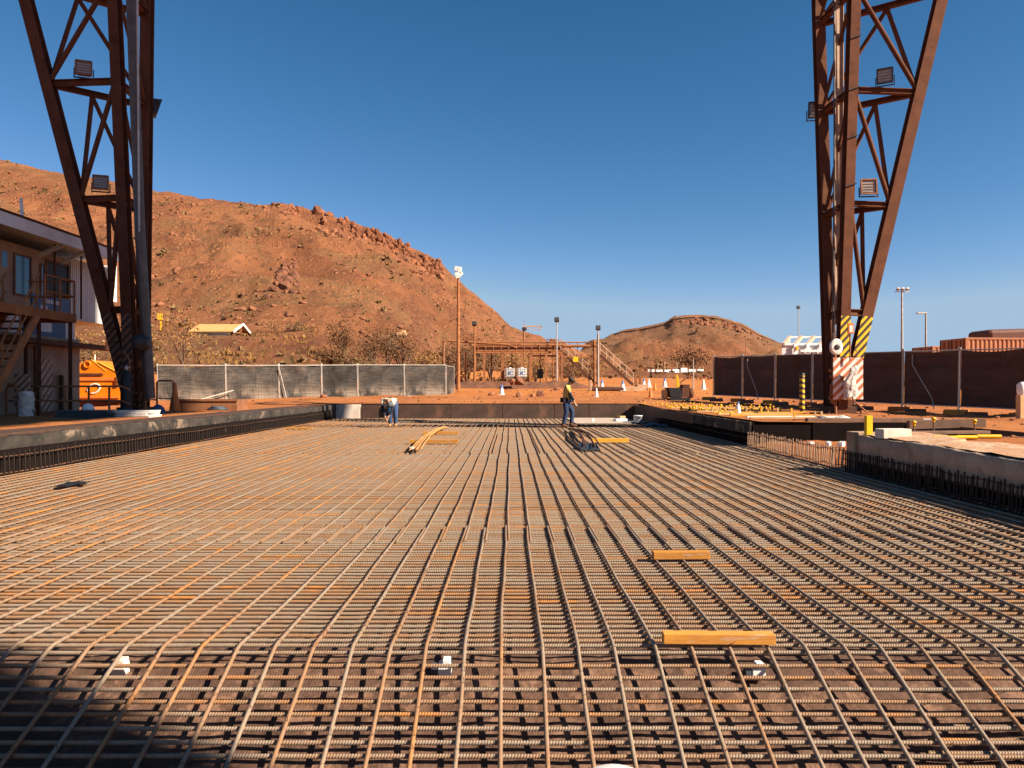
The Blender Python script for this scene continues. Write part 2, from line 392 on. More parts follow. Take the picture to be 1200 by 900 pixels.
# ------------------------------------------------------------------ camera, sky, sun
cam = bpy.data.objects.new('camera', bpy.data.cameras.new('camera')); COL.objects.link(cam); scene.camera = cam
cam.location = (0, 0, EYE); cam.rotation_euler = (R(90), 0, 0)
cam.data.sensor_width = 36; cam.data.lens = 27.0; cam.data.clip_end = 9000; cam.data.clip_start = .05
cam.data.shift_x = 2/1200; cam.data.shift_y = 5/1200
SUN_EL, SUN_AZ = 34.0, 25.0      # azimuth: degrees from +X towards the standpoint
sd = Vector((math.cos(R(SUN_EL))*math.cos(R(SUN_AZ)), -math.cos(R(SUN_EL))*math.sin(R(SUN_AZ)), math.sin(R(SUN_EL))))
sl = bpy.data.lights.new('sun', 'SUN'); sl.energy = 4.8; sl.angle = R(.53); sl.color = (1, .86, .68)
so = bpy.data.objects.new('sun', sl); COL.objects.link(so); so.location = (40, -20, 40)
so.rotation_euler = sd.to_track_quat('Z', 'Y').to_euler()
w = bpy.data.worlds.new('World'); scene.world = w; w.use_nodes = True
wt = w.node_tree; bg = wt.nodes['Background']; sk = wt.nodes.new('ShaderNodeTexSky'); sk.sky_type = 'NISHITA'
sk.sun_disc = False; sk.sun_elevation = R(SUN_EL); sk.sun_rotation = math.atan2(sd.x, sd.y)
sk.altitude = 700; sk.air_density = .95; sk.dust_density = .05; sk.ozone_density = 6.0
gs0 = wt.nodes.new('ShaderNodeSeparateColor'); gc0 = wt.nodes.new('ShaderNodeCombineColor'); wt.links.new(sk.outputs[0], gs0.inputs[0])
for i, (g_, k_) in enumerate(((1.92, 32.1), (1.23, 7.73), (1.20, 6.71))):      # deepens the blue towards the zenith
    a_ = wt.nodes.new('ShaderNodeMath'); a_.operation = 'MULTIPLY'; a_.inputs[1].default_value = .085; wt.links.new(gs0.outputs[i], a_.inputs[0])
    m_ = wt.nodes.new('ShaderNodeMath'); m_.operation = 'MINIMUM'; m_.inputs[1].default_value = (.200, .345, .485)[i]; wt.links.new(a_.outputs[0], m_.inputs[0])
    b_ = wt.nodes.new('ShaderNodeMath'); b_.operation = 'POWER'; b_.inputs[1].default_value = g_; wt.links.new(m_.outputs[0], b_.inputs[0])
    c_ = wt.nodes.new('ShaderNodeMath'); c_.operation = 'MULTIPLY'; c_.inputs[1].default_value = k_; wt.links.new(b_.outputs[0], c_.inputs[0]); wt.links.new(c_.outputs[0], gc0.inputs[i])
wt.links.new(gc0.outputs[0], bg.inputs[0]); bg.inputs[1].default_value = .10
vs_ = scene.view_settings; vs_.view_transform = 'Standard'; vs_.look = 'None'; vs_.gamma = 1; vs_.exposure = 1.35; vs_.use_curve_mapping = False
scene.cycles.max_bounces = 6; scene.cycles.diffuse_bounces = 2; scene.cycles.transparent_max_bounces = 8

# ------------------------------------------------------------------ near ground with the pit in it
XL, XR, YE = -8.0, 5.70, 35.1        # inner faces of the pit
AX, AY0, AY1 = 9.4, 12.9, 18.1       # alcove on the right
def zg(x, y):
    if y < 30: z = .58
    elif y < 45: z = .58+(y-30)/15*.24
    elif y < 62: z = .82+(y-45)/17*.55
    else: z = 1.37
    if x > 6.5 and y < 30: z -= .06*min(1, (x-6.5)/3)
    return z
def zgn(x, y):
    d = min(1, max(0, abs(x-XL)-.5, 0)) if y < 36 else 1
    if y < 36:
        e = 0
        if XL-.6 < x < XR+.6 and y < 36: e = 0
        else: e = min(1, .25+max(XL-.6-x, x-XR-.6, 0)*.5)
        if x > XR and AY0-.7 < y < AY1+.7 and x < AX+.7: e = .1
    else: e = min(1, .2+(y-36)*.5)
    return zg(x, y)+e*(.10*fb(x*.35, y*.35, 3)+.045*fb(x*1.6, y*1.6, 9))
def axis(a, b, fine0, fine1, fs, cs, must):
    out = []; x = a
    while x < b:
        out.append(x); x += fs if fine0 <= x < fine1 else cs
    out.append(b)
    for m in must: out = [v for v in out if abs(v-m) > .12 or v in (a, b)]+[m]
    return sorted(set(out))
xs = axis(-62, 62, -19, 18, .35, 1.5, (XL-.25, XR+.25, AX))
ys = axis(-16, 47, 3, 47, .4, 1.5, (AY0, AY1, YE+.2, 2.0))
g = MB(); idx = {}
def gv(i, j):
    if (i, j) not in idx:
        idx[(i, j)] = len(g.v); g.v.append(Vector((xs[i], ys[j], zgn(xs[i], ys[j]))))
    return idx[(i, j)]
for i in range(len(xs)-1):
    for j in range(len(ys)-1):
        cx, cy = (xs[i]+xs[i+1])/2, (ys[j]+ys[j+1])/2
        if XL-.25 < cx < XR+.25 and cy < YE+.2: continue
        if XR < cx < AX and AY0 < cy < AY1: continue
        g.f.append([gv(i, j), gv(i+1, j), gv(i+1, j+1), gv(i, j+1)]); g.sm.append(True)
struct('ground', g, 'dirt', 'red dirt ground round the pit')
# sunken floor of the alcove
a = MB().grid(lambda u, v: (XR-.1+u*(AX-XR+.1), AY0+v*(AY1-AY0), .12+.05*fb(u*6, v*6, 5)-.12*max(0, 1-u*6)), 24, 30)
struct('dirt_floor', a, 'dirt', 'sunken dirt floor of the recess beside the pit')
# blinding slab under the reinforcement
def zmat(y):
    if y >= 4.07: return 0.0
    return -.405*(4.07-y)
def zfl(x, y):
    z = -.125 if y >= 4.1 else -.125-.30*(4.1-y)
    if 27.2 < y < 29.3: z -= .35
    e = .016*fb(x*2.2, y*2.2, 1)+.010*fb(x*7, y*7, 2)
    return max(z, -.125-.30*2.2)+e
fl = MB(); 
fys = [-3, 0, 1.5, 2.2]+[2.6+k*.045 for k in range(40)]+[4.5, 5, 6, 7, 8, 10, 12, 15, 18, 21, 24, 27, 27.19, 27.21, 28, 29.29, 29.31, 31, 33, YE+.1]
fxs = [XL-.05+k*(XR-XL+.1)/150 for k in range(151)]
n0 = len(fxs)
for y in fys:
    for x in fxs: fl.v.append(Vector((x, y, zfl(x, y))))
for j in range(len(fys)-1):
    for i in range(n0-1):
        p = j*n0+i; fl.f.append([p, p+1, p+n0+1, p+n0]); fl.sm.append(True)
struct('pit_floor', fl, 'floor', 'dusty brown slab under the reinforcing mat')

# ------------------------------------------------------------------ far terrain: yard, benches, mesas
def C(px, lst, Yr, pyr):
    """profile along one bearing: (distance, height) pairs, then the crest"""
    out = [(42, .77)]
    for Y, k, v in lst: out.append((Y, v if k == 'z' else PZ(v, Y)))
    out.append((Yr, PZ(pyr, Yr)))
    return (px, out)
bench = [(47, 'z', .85), (58, 'z', 1.4), (65, 'y', 428), (81, 'y', 394), (96, 'y', 391)]
yardL = [(47, 'z', .85), (62, 'y', 454), (100, 'y', 446), (122, 'y', 434)]
yardR = [(47, 'z', .85), (62, 'y', 454), (150, 'y', 441), (260, 'y', 432)]
lot = [(44, 'z', .82), (49, 'z', 1.8), (80, 'z', 2.0), (150, 'y', 446), (260, 'y', 436)]
cols = [C(-420, bench, 230, 170), C(-150, bench, 230, 168), C(0, bench, 230, 187), C(60, bench, 230, 201), C(120, bench, 230, 211), C(175, bench, 230, 222),
        C(230, bench, 230, 231), C(300, bench, 230, 239), C(330, bench, 230, 239), C(365, bench, 230, 246),
        C(400, [(47, 'z', .85), (58, 'z', 1.4), (66, 'y', 434), (82, 'y', 406), (97, 'y', 398)], 230, 256),
        C(450, [(47, 'z', .85), (60, 'z', 1.4), (66, 'y', 446), (82, 'y', 428), (97, 'y', 415)], 230, 273),
        C(480, [(47, 'z', .85), (60, 'z', 1.4), (66, 'y', 450), (82, 'y', 440), (97, 'y', 428)], 230, 289),
        C(515, yardL, 230, 306), C(530, yardL, 230, 322), C(545, yardL, 230, 336), C(575, yardL, 230, 361), C(600, yardL, 230, 384),
        C(622, [(47, 'z', .85), (62, 'y', 454), (100, 'y', 446), (150, 'y', 437)], 230, 391),
        C(645, [(47, 'z', .85), (62, 'y', 454), (120, 'y', 444), (200, 'y', 430)], 300, 395),
        C(690, yardR, 400, 399), C(715, yardR, 420, 392), C(735, yardR, 420, 386), C(765, yardR, 420, 381), C(780, yardR, 420, 377), C(790, yardR, 420, 371), C(815, yardR, 420, 369), C(842, yardR, 420, 371),
        C(870, yardR, 420, 379), C(890, yardR, 420, 391), C(915, yardR, 420, 402), C(945, yardR, 420, 408), C(980, lot, 420, 416),
        C(1030, lot, 420, 425), C(1100, lot, 420, 432), C(1300, lot, 420, 438), C(1550, lot, 420, 440)]
def prof(c, Y):
    ps = c[1]
    if Y >= ps[-1][0]:
        yr, zr = ps[-1]; q = (Y-yr)/120
        return zr*max(0, 1-q*.8)-6*q
    for (a, za), (b, zb) in zip(ps, ps[1:]):
        if Y <= b:
            t = (Y-a)/(b-a)
            if b == ps[-1][0]:
                s = t**1.08
                if 365 <= c[0] <= 530: s = min(s, s-.085*min(1, max(0, (t-.62)/.22))*(1 if t < .975 else max(0, 1-(t-.975)/.018)))
                if 730 <= c[0] <= 900:
                    if t > .55: s -= .07*min(1, (t-.55)/.3)*(1 if t < .98 else max(0, 1-(t-.98)/.015))
                    s += .10*math.exp(-((t-.42)/.16)**2)      # worked bench on the face
                return za+(zb-za)*s
            return za+(zb-za)*t
    return ps[0][1]
def crest(px):
    for c, d in zip(cols, cols[1:]):
        if c[0] <= px <= d[0]:
            t = (px-c[0])/(d[0]-c[0]); return c[1][-1][0]*(1-t)+d[1][-1][0]*t
    return cols[-1][1][-1][0]
def Hpx(px, Y):
    px = min(max(px, cols[0][0]), cols[-1][0])
    for c, d in zip(cols, cols[1:]):
        if c[0] <= px <= d[0]:
            t = (px-c[0])/(d[0]-c[0]); z = prof(c, Y)*(1-t)+prof(d, Y)*t; break
    x = PX(px, Y); yr = crest(px)
    if 370 < px < 528 or 735 < px < 890:
        q = (Y-97)/(yr-97) if px < 600 else (Y-260)/(yr-260)
        if .8 < q < .985: z -= 2.2*max(0, noise.noise(Vector((px*.11, q*3, 31))))*(q-.8)*5*(1 if px < 600 else 1.6)
    if Y > 58:
        q = (Y-58)/(yr-58); sl = math.sin(math.pi*min(1, max(0, (Y-95)/(yr-95)))) if Y < yr else 0
        amp = min(1, (Y-58)/60)
        if px > 500: amp *= min(1, max(0, (Y-112)/40))
        sc = yr/230
        if yr > 300: amp *= .6
        z += amp*(.42*fb(x/9, Y/9, 2)*(1+.3*sc)+.28*fb(x/2.6, Y/2.6, 7))
        rg = 1-abs(noise.noise(Vector((x/22+Y/60, Y/75, 4))))*2.2
        z += sl*amp*(3.0*sc*(rg-.5)+1.6*sc*fb(x/26, Y/26, 12))
        # outcropping ledges
        led = noise.noise(Vector((x/34, Y/11, 21)))
        if led > .10: z += sl*amp*min(1, (led-.10)*9)*2.0*sc*(.7+.6*noise.noise(Vector((x/6, Y/6, 2))))
        led = noise.noise(Vector((x/16, Y/7, 27)))
        if led > .22: z += sl*amp*min(1, (led-.22)*10)*1.1*sc
    elif Y > 44: z += .05*fb(x*.5, Y*.5, 3)
    return z
rows = [42, 44, 46, 48, 50, 52, 54, 56, 58, 60, 62, 64, 65, 66, 68, 70, 72, 74, 76, 78, 80, 81, 82, 84, 87, 90, 93, 96]
y = 96.0
while y < 226: y += 1.35; rows.append(y)
rows += [228, 229, 230, 231, 233, 236, 240, 246]
y = 246.0
while y < 414: y += 4.2; rows.append(y)
rows += [416, 418, 420, 421, 424, 430, 445, 470, 520]
pxs = [-420+3.6*k for k in range(int((1550+420)/3.6)+1)]
tr = MB()
for Y in rows:
    for px in pxs: tr.v.append(Vector((PX(px, Y), Y, Hpx(px, Y)-(.03 if Y < 47.5 else 0))))
m0 = len(pxs); split = rows.index(62)
yard = MB(); yard.v = tr.v[:(split+1)*m0]
for j in range(split):
    for i in range(m0-1): yard.f.append([j*m0+i, j*m0+i+1, (j+1)*m0+i+1, (j+1)*m0+i]); yard.sm.append(True)
struct('yard_ground', yard, 'yard', 'orange dirt yard beyond the pit')
# the flat yard keeps its dirt; slopes become hill
hl = MB(); hl.v = tr.v[split*m0:]; fy = MB(); fy.v = hl.v
for j in range(len(rows)-1-split):
    for i in range(m0-1):
        q = [j*m0+i, j*m0+i+1, (j+1)*m0+i+1, (j+1)*m0+i]
        flat = (pxs[i] > 515 and rows[j+split] < 118)
        (fy if flat else hl).f.append(q); (fy if flat else hl).sm.append(True)
struct('hills', hl, 'hill', 'red rocky mesas and the lower bench behind the site')
struct('far_yard', fy, 'yard', 'red dirt yard running to the foot of the hills')
pl = MB().add([(-5000, -5000, -4), (5000, -5000, -4), (5000, 6000, -4), (-5000, 6000, -4)], [(0, 1, 2, 3)])
struct('plain', pl, 'yard', 'flat red plain out to the horizon')

# scrub and loose rock on the hillsides
sc_ = MB(); rk = MB(); n = 0
random.seed(11)
while n < 1900:
    px = rnd(-60, 930); yr = crest(px)
    Y = 62+(yr-60)*rnd(0, 1)**.9
    if px > 515 and Y < 118: continue
    x = PX(px, Y)
    den = noise.noise(Vector((x/26, Y/26, 40)))+.35*noise.noise(Vector((x/8, Y/8, 41)))
    if den < rnd(-.25, .45): n += .25; continue
    z = Hpx(px, Y); r = rnd(.22, .55)*(1 if Y < 120 else 1.15)*(1.5 if Y > 250 else 1)
    if random.random() < .06: r *= 1.9
    for k in range(7):
        d = Vector((rnd(-1, 1), rnd(-1, 1), rnd(.1, 1))).normalized(); t = d.cross(Vector((rnd(-1, 1), rnd(-1, 1), rnd(-1, 1)))).normalized()
        c = Vector((x, Y, z))+d*r*.55; u = t*r*.42; q = d*r*.55
        sc_.add([c-u*.9-q*.6, c+u*.9-q*.6, c+u*.35+q*.7, c-u*.35+q*.6], [(0, 1, 2, 3)])
    n += 1
tag(obj('scrub', sc_, 'scrub'), 'low dry scrub dotted over the red hillsides', 'scrub', None, 'stuff')
for _ in range(1100):
    px = rnd(-60, 930); yr = crest(px); Y = 70+(yr-72)*rnd(.1, 1)**.8
    if px > 600 or (px > 515 and Y < 118): continue
    x = PX(px, Y); den = noise.noise(Vector((x/20, Y/20, 60)))
    if den < rnd(-.3, .3): continue
    r = rnd(.2, .75)*(1 if Y < 240 else 1.7)
    rk.rock((x, Y, Hpx(px, Y)+r*.1), r, .75)
# broken caprock along the crests
for px0, px1, cnt, r0, r1 in ((300, 345, 10, .4, 1.0), (365, 522, 60, .5, 1.6), (780, 905, 26, .8, 2.2)):
    for _ in range(cnt):
        px = rnd(px0, px1); Y = crest(px)*(1-rnd(.0, .07)); rk.rock((PX(px, Y), Y, Hpx(px, Y)), rnd(r0, r1), rnd(.8, 1.2))
cp = MB(); random.seed(19)
for _ in range(420):
    px = 392+126*random.random()**.8; Y = crest(px)*rnd(.968, .996)
    cp.rock((PX(px, Y), Y, Hpx(px, Y)+rnd(-.5, .1)), rnd(.3, .95), rnd(.9, 1.9))
for _ in range(60):
    px = rnd(320, 350); Y = crest(px)*rnd(.975, .998); cp.rock((PX(px, Y), Y, Hpx(px, Y)-.2), rnd(.4, 1.0), rnd(.8, 1.2))
for _ in range(90):
    px = rnd(782, 880); Y = crest(px)*rnd(.965, .99); cp.rock((PX(px, Y), Y, Hpx(px, Y)+rnd(-1.0, .1)), rnd(.6, 1.6), rnd(.8, 1.5))
tag(obj('caprock', cp, 'rock_red'), 'broken red caprock standing along the crests of the mesas', 'caprock', None, 'stuff')
oc_ = MB()
def slopeY(px, py):
    Y = 100.0
    while Y < crest(px) and 455-(Hpx(px, Y)-EYE)*F/Y > py: Y += .7
    return Y
for _ in range(46):
    px = random.gauss(336, 8); py = random.gauss(327, 7); Y = slopeY(px, py); oc_.rock((PX(px, Y), Y, Hpx(px, Y)-.25), rnd(.3, 1.1), rnd(.8, 1.5))
for _ in range(24):
    px = random.gauss(310, 10); py = 345+random.gauss(0, 3); Y = slopeY(px, py); oc_.rock((PX(px, Y), Y, Hpx(px, Y)), rnd(.2, .6), 1)
tag(obj('outcrop_rubble', oc_, 'rock_dark'), 'dark broken rock standing out on the middle of the big red hillside', 'rubble', None, 'stuff')
tag(obj('rubble', rk, 'rock'), 'broken ironstone scattered on the slopes and along the crests', 'rubble', None, 'stuff')
# stones and clods near the pit
st = MB()
for _ in range(620):
    if random.random() < .55: x, y = rnd(6.2, 17), rnd(7, 42)
    else: x, y = rnd(-16, 14), rnd(35.6, 60)
    if XR < x < AX and AY0-.2 < y < AY1+.2: continue
    r = rnd(.012, .05)*(1+y/40)
    if random.random() < .05: r *= 2.2
    st.rock((x, y, (zgn(x, y) if y < 46 else Hpx(598+x*F/y, y))+r*.2), r)
tag(obj('gravel', st, 'rock'), 'loose stones lying on the dirt round the pit', 'gravel', None, 'stuff')

# ------------------------------------------------------------------ reinforcing mat
random.seed(3)
root = thing('rebar_mat', 'rust streaked steel rebar mat filling the whole pit floor', 'rebar mat', (0, 0, 0))
DL = .0105
NX = 68
def wob(i, y, k=0): return .020*noise.noise(Vector((i*3.7+k, y*.35, 5)))+.008*noise.noise(Vector((i*1.3, y*1.4, k)))
def lbar(i, y0, y1, off, dz, kink, step):
    x = XL+.16+i*.2; pts = []; y = y0
    while y < y1-.02:
        pts.append(y); y += step
    pts.append(y1)
    if kink: pts = sorted([p for p in pts if abs(p-4.07) > .06]+[4.03, 4.07, 4.11])
    return [Vector((x+off+wob(i, q)+(.0), q, zmat(q)+dz-(.0035 if abs(q-4.07) < .005 else 0)+.004*noise.noise(Vector((i*2.1, q*.8, 8))))) for q in pts]
near, mid, far = [], [], []
for i in range(NX):
    near.append((i, lbar(i, 2.35+rnd(-.1, .1), 7.55+rnd(-.08, .08), 0, .001, True, .35)))
    mid.append((i, lbar(i, 6.85+rnd(-.06, .06), 16.3+rnd(-.15, .15), .024, .001, False, .6)))
    far.append((i, lbar(i, 16.15+rnd(-.1, .1), YE-.25, -.004 if i % 2 else .03, .001, False, 1.2)))
    if i % 5 == 2: far.append((i, lbar(i, 16.2, 24+rnd(-3, 3), .075, .002, False, 1.2)))
def shown(pts): 
    s = 0
    for a, b in zip(pts, pts[1:]):
        m = (a+b)/2
        if m.y > 2.6 and abs(m.x/m.y*F) < 600 and (EYE-m.z)/m.y*F < 445: s += (b-a).length*F*F/m.y**2
    return s
allb = sorted([(shown(p), i, p) for i, p in near+mid+far], key=lambda t: -t[0])
for s, i, p in allb[:100]: obj('longitudinal_bar', MB().tube(p, DL, 10), 'rebar_long', root)
rest = MB()
for s, i, p in allb[100:]: rest.tube(p, DL, 6)
tag(obj('distant_longitudinal_bars', rest, 'rebar_long', root), kind='stuff')
# ribbed transverse bars: one ribbed mesh, laid row after row
def ribbed(x0, x1, r):
    mb = MB(); pitch = .0135; n = 8; k = int((x1-x0)/pitch); o = 0
    prof_ = ((0, 1.0), (.40, 1.0), (.55, 1.22), (.85, 1.22))
    cnt = 0
    for j in range(k):
        for f, q in prof_:
            for a in range(n):
                t = 2*math.pi*a/n
                sk_ = .0045*math.sin(t)
                mb.v.append(Vector((x0+(j+f)*pitch+sk_, math.cos(t)*r*q, math.sin(t)*r*q+.0035*noise.noise(Vector(((x0+j*pitch)*1.7, r*900, 3))))))
            cnt += 1
    for c in range(cnt-1):
        for a in range(n):
            a2 = (a+1) % n; mb.f.append([c*n+a, c*n+a2, (c+1)*n+a2, (c+1)*n+a]); mb.sm.append(True)
    return mb
RB = .0098
proto = ribbed(-4.6, 4.6, RB).mesh('transverse_bar'); proto.materials.append(M['rebar'])
protoR = ribbed(1.9, 5.55, RB).mesh('lapped_bar'); protoR.materials.append(M['rebar'])
ry = []
y = 2.62
while y < 4.0: ry.append(y); y += .0735*rnd(.94, 1.08)
y = 4.05
while y < YE-.25:
    ry.append(y); y += .087*rnd(.9, 1.12)
ry = [q for q in ry if not 27.2 < q < 29.3]
cnt = 0; strest = MB(); lapc = 0
for q in ry:
    z = zmat(q)-.0205+rnd(-.0015, .0015)
    if cnt < 72:
        o = bpy.data.objects.new('transverse_bar', proto); COL.objects.link(o); o.parent = root
        o.location = (rnd(-.25, .25), q, z); o.rotation_euler = (rnd(0, 6.28)*0, rnd(-.0006, .0006), rnd(-.0016, .0016)); cnt += 1
        if 2.6 < q < 4.0 and lapc < 14:
            o = bpy.data.objects.new('transverse_bar', protoR); COL.objects.link(o); o.parent = root
            o.location = (rnd(-.3, .3), q+.0235, z+.003); o.rotation_euler = (0, rnd(-.001, .001), rnd(-.003, .003)); lapc += 1
        for s in (-1, 1):       # beyond the near bars' reach the row runs on
            x0, x1 = (XL+.1, -4.2) if s < 0 else (4.2, XR-.15)
            strest.tube([(x0, q+.02, z), (x1, q+.02, z+.001)], RB, 5)
    else:
        nseg = 9; cut = rnd(-3, 2); ph = rnd(0, 99)
        pts = [Vector((XL+.1+(XR-XL-.25)*k/nseg, q+.007*noise.noise(Vector((k*.9, ph, 2))), z+.006*noise.noise(Vector((k*.7, ph, 6))))) for k in range(nseg+1)]
        c = int(rnd(3, 6))
        strest.tube(pts[:c+1], RB, 6); strest.tube([p+Vector((0, .004, 0)) for p in pts[c:]], RB, 6)
tw = MB(); random.seed(4)
for q in ry:
    if q > 9: break
    for i in range(NX):
        x = XL+.16+i*.2
        if abs(x)/q*F > 640 or random.random() < .62: continue
        c = Vector((x+wob(i, q), q+rnd(-.004, .004), zmat(q)-.006)); s_ = .0185
        tw.tube([c+Vector((-s_, -s_, -.016)), c+Vector((-.008, -.008, .0175)), c+Vector((.008, .008, .0175)), c+Vector((s_, s_, -.016))], .0016, 4, False)
        if random.random() < .5: tw.tube([c+Vector((.008, .008, .0175)), c+Vector((.012+rnd(-.01, .02), -.01+rnd(-.02, .02), .045+rnd(-.01, .01)))], .0014, 4, False)
tag(obj('tie_wires', tw, 'starter', root), kind='stuff')
tag(obj('distant_transverse_bars', strest, 'rebar', root), kind='stuff')
# ------------------------------------------------------------------ pit walls
random.seed(5)
def rough_wall(name, m, label, x0, x1, y0, y1, z0, ztop, seed, axis_='y', amp=.02, cat='wall'):
    """a cast wall: box whose faces are subdivided and roughened"""
    mb = MB()
    L = (y1-y0) if axis_ == 'y' else (x1-x0)
    nl = max(4, int(L/.16)); sec = []
    T = (x1-x0) if axis_ == 'y' else (y1-y0)
    for k in range(7): sec.append((0, k/6))
    sec += [(.33, 1), (.66, 1)]
    for k in range(6, -1, -1): sec.append((1, k/6))
    ns = len(sec)
    for i in range(nl+1):
        l = L*i/nl
        zt = ztop(l) if callable(ztop) else ztop
        for a, b in sec:
            d = amp*fb(l*1.7+a*9, b*2.2, seed)+amp*.5*fb(l*6, b*5+a*3, seed+3)
            e = amp*.7*fb(l*3, a*3, seed+7)-(.02 if b == 1 and a in (0, 1) else 0)*random.random()
            zz = z0+(zt-z0)*b+(e if b == 1 else 0)
            t = a*T+(d if a in (0, 1) else 0)
            mb.v.append(Vector((x0+t, y0+l, zz)) if axis_ == 'y' else Vector((x0+l, y0+t, zz)))
    for i in range(nl):
        for k in range(ns-1):
            mb.f.append([i*ns+k, i*ns+k+1, (i+1)*ns+k+1, (i+1)*ns+k]); mb.sm.append(True)
    mb.f.append(list(range(ns))); mb.sm.append(False); mb.f.append([nl*ns+k for k in range(ns)][::-1]); mb.sm.append(False)
    return solo(name, mb, m, label, cat)
rough_wall('retaining_wall', 'concrete_dark', 'long shade-toned grey concrete wall along the pit beside the rail-fenced bank', XL-.25, XL, -3, YE, -.6, lambda l: .61+.02*math.sin(l*.7), 11, amp=.03)
rough_wall('retaining_wall', 'concrete', 'rough grey concrete wall with broken sandy top nearest the camera', XR, XR+.28, 1.6, AY0, -.6, lambda l: .50+.10*(l/11.3)+.012*math.sin(l*2.3), 23, amp=.03)
# pale strip of spilled mortar along that wall's back is part of the ground
mb = MB().grid(lambda u, v: (XR+.10+u*(.85+.5*fb(v*9, 1, 2)), 2.0+v*(AY0-2.35), .5+.1*(.4+10.55*v)/11.3+.016+.014*fb(u*5, v*30, 3)+(.58-.5)*u*.6-(.12 if u == 1 else 0)), 12, 90)
struct('path', mb, 'mortar', 'pale mortar-spattered strip of bank behind the concrete wall')
solo('concrete_block', MB().bx(XR-.05, XR+.34, AY0-.28, AY0+.02, -.4, .645), 'concrete', 'upright concrete end block with orange spray paint at the end of the near wall', 'block', bevel=.015)
solo('concrete_block', MB().box((5.93, 11.9, .665), (.46, .24, .15), Matrix.Rotation(.1, 3, 'Z')), 'concrete_pale', 'loose pale concrete block lying on the bank behind the near wall', 'block', bevel=.012)
# spray-painted marks on the end block
mk = MB()
for k in range(3): mk.bx(XR+.0+.09*k, XR+.04+.09*k, AY0-.284, AY0-.281, .22+.07*(k % 2), .42+.05*k)
bl = bpy.data.objects['concrete_block']; obj('painted_mark', mk, 'orange_cone', bl)

mk = MB()
for k in range(9):
    y = 12.2+.19*k+rnd(-.05, .05); mk.tube([(XL+.032, y, .50+rnd(-.05, .04)), (XL+.034, y+rnd(.05, .15), .53+rnd(-.06, .03)), (XL+.032, y+rnd(-.02, .1), .47+rnd(-.03, .04))], .008, 5)
pass
# far wall: one pale cast piece and brown ply shutters
solo('concrete_pier', MB().bx(-7.98, -6.86, YE, YE+.2, -.5, .62), 'concrete_pale', 'short pale whitewashed concrete piece in the far corner of the pit', 'wall', bevel=.02)
fx = [-6.84, -5.1, -2.72, -.35, 2.02, 3.6, XR+.2]
desc = ['brown ply shutter panel next to the pale concrete piece', 'brown ply shutter panel behind the bending worker', 'brown ply shutter panel near the middle of the far wall', 'brown ply shutter panel behind the walking worker',
        'brown ply shutter panel just past the walking worker', 'brown ply shutter panel at the shaded far corner']
for k in range(6):
    t = thing('form_shutter', desc[k], 'formwork', (fx[k], YE, 0), 'shutter panels of the far wall')
    obj('panel', MB().bx(fx[k]+.012, fx[k+1]-.012, YE, YE+.02, -.48, .625+rnd(-.008, .008)), 'formply', t, .004)
    for z in (.1, .5): obj('waler', MB().bx(fx[k]+.02, fx[k+1]-.02, YE+.021, YE+.11, z-.045, z+.045), 'timber_raw', t)
dk = MB().bx(-6.0, -5.55, YE-.004, YE-.002, .05, .45)
solo('ply_patch', dk, 'formply_black', 'small dark ply patch on the far shutter wall left of the bending worker', 'patch')
# right wall, far stretch: shutter boards above a shaded recess
for k, (a, b, lb) in enumerate(((YE-.02, 29.0, 'long brown shutter board on the right pit edge nearest the far corner'), (28.98, 23.9, 'long brown shutter board on the right pit edge behind the yellow caps'), (23.88, AY1+.02, 'long dusty shutter board on the right pit edge ending at the recess'))):
    t = thing('shutter_board', lb, 'formwork', (XR, b, 0), 'shutter boards along the right edge')
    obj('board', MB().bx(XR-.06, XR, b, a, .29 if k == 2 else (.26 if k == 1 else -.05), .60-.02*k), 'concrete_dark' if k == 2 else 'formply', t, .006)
    q = b+.3
    while q < a: obj('stud', MB().bx(XR+.001, XR+.09, q, q+.09, .31, .55), 'timber_raw', t); q += 1.1
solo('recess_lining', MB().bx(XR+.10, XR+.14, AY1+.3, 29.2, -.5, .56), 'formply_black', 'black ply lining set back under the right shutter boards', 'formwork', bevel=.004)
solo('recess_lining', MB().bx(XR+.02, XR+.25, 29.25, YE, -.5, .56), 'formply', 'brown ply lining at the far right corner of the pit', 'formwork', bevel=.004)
# recess back wall and side
t = thing('black_shutter', 'black ply shutter closing the back of the recess on the right bank', 'formwork', (XR, AY1, 0))
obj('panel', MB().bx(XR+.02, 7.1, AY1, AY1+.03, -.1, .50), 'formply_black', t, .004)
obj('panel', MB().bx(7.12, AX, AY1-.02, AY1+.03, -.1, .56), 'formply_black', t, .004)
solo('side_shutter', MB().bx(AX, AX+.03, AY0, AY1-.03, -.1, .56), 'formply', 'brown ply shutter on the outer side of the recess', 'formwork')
solo('end_shutter', MB().bx(XR+.36, AX, AY0-.03, AY0, -.1, .56), 'formply', 'brown ply shutter on the near side of the recess behind the end block', 'formwork')

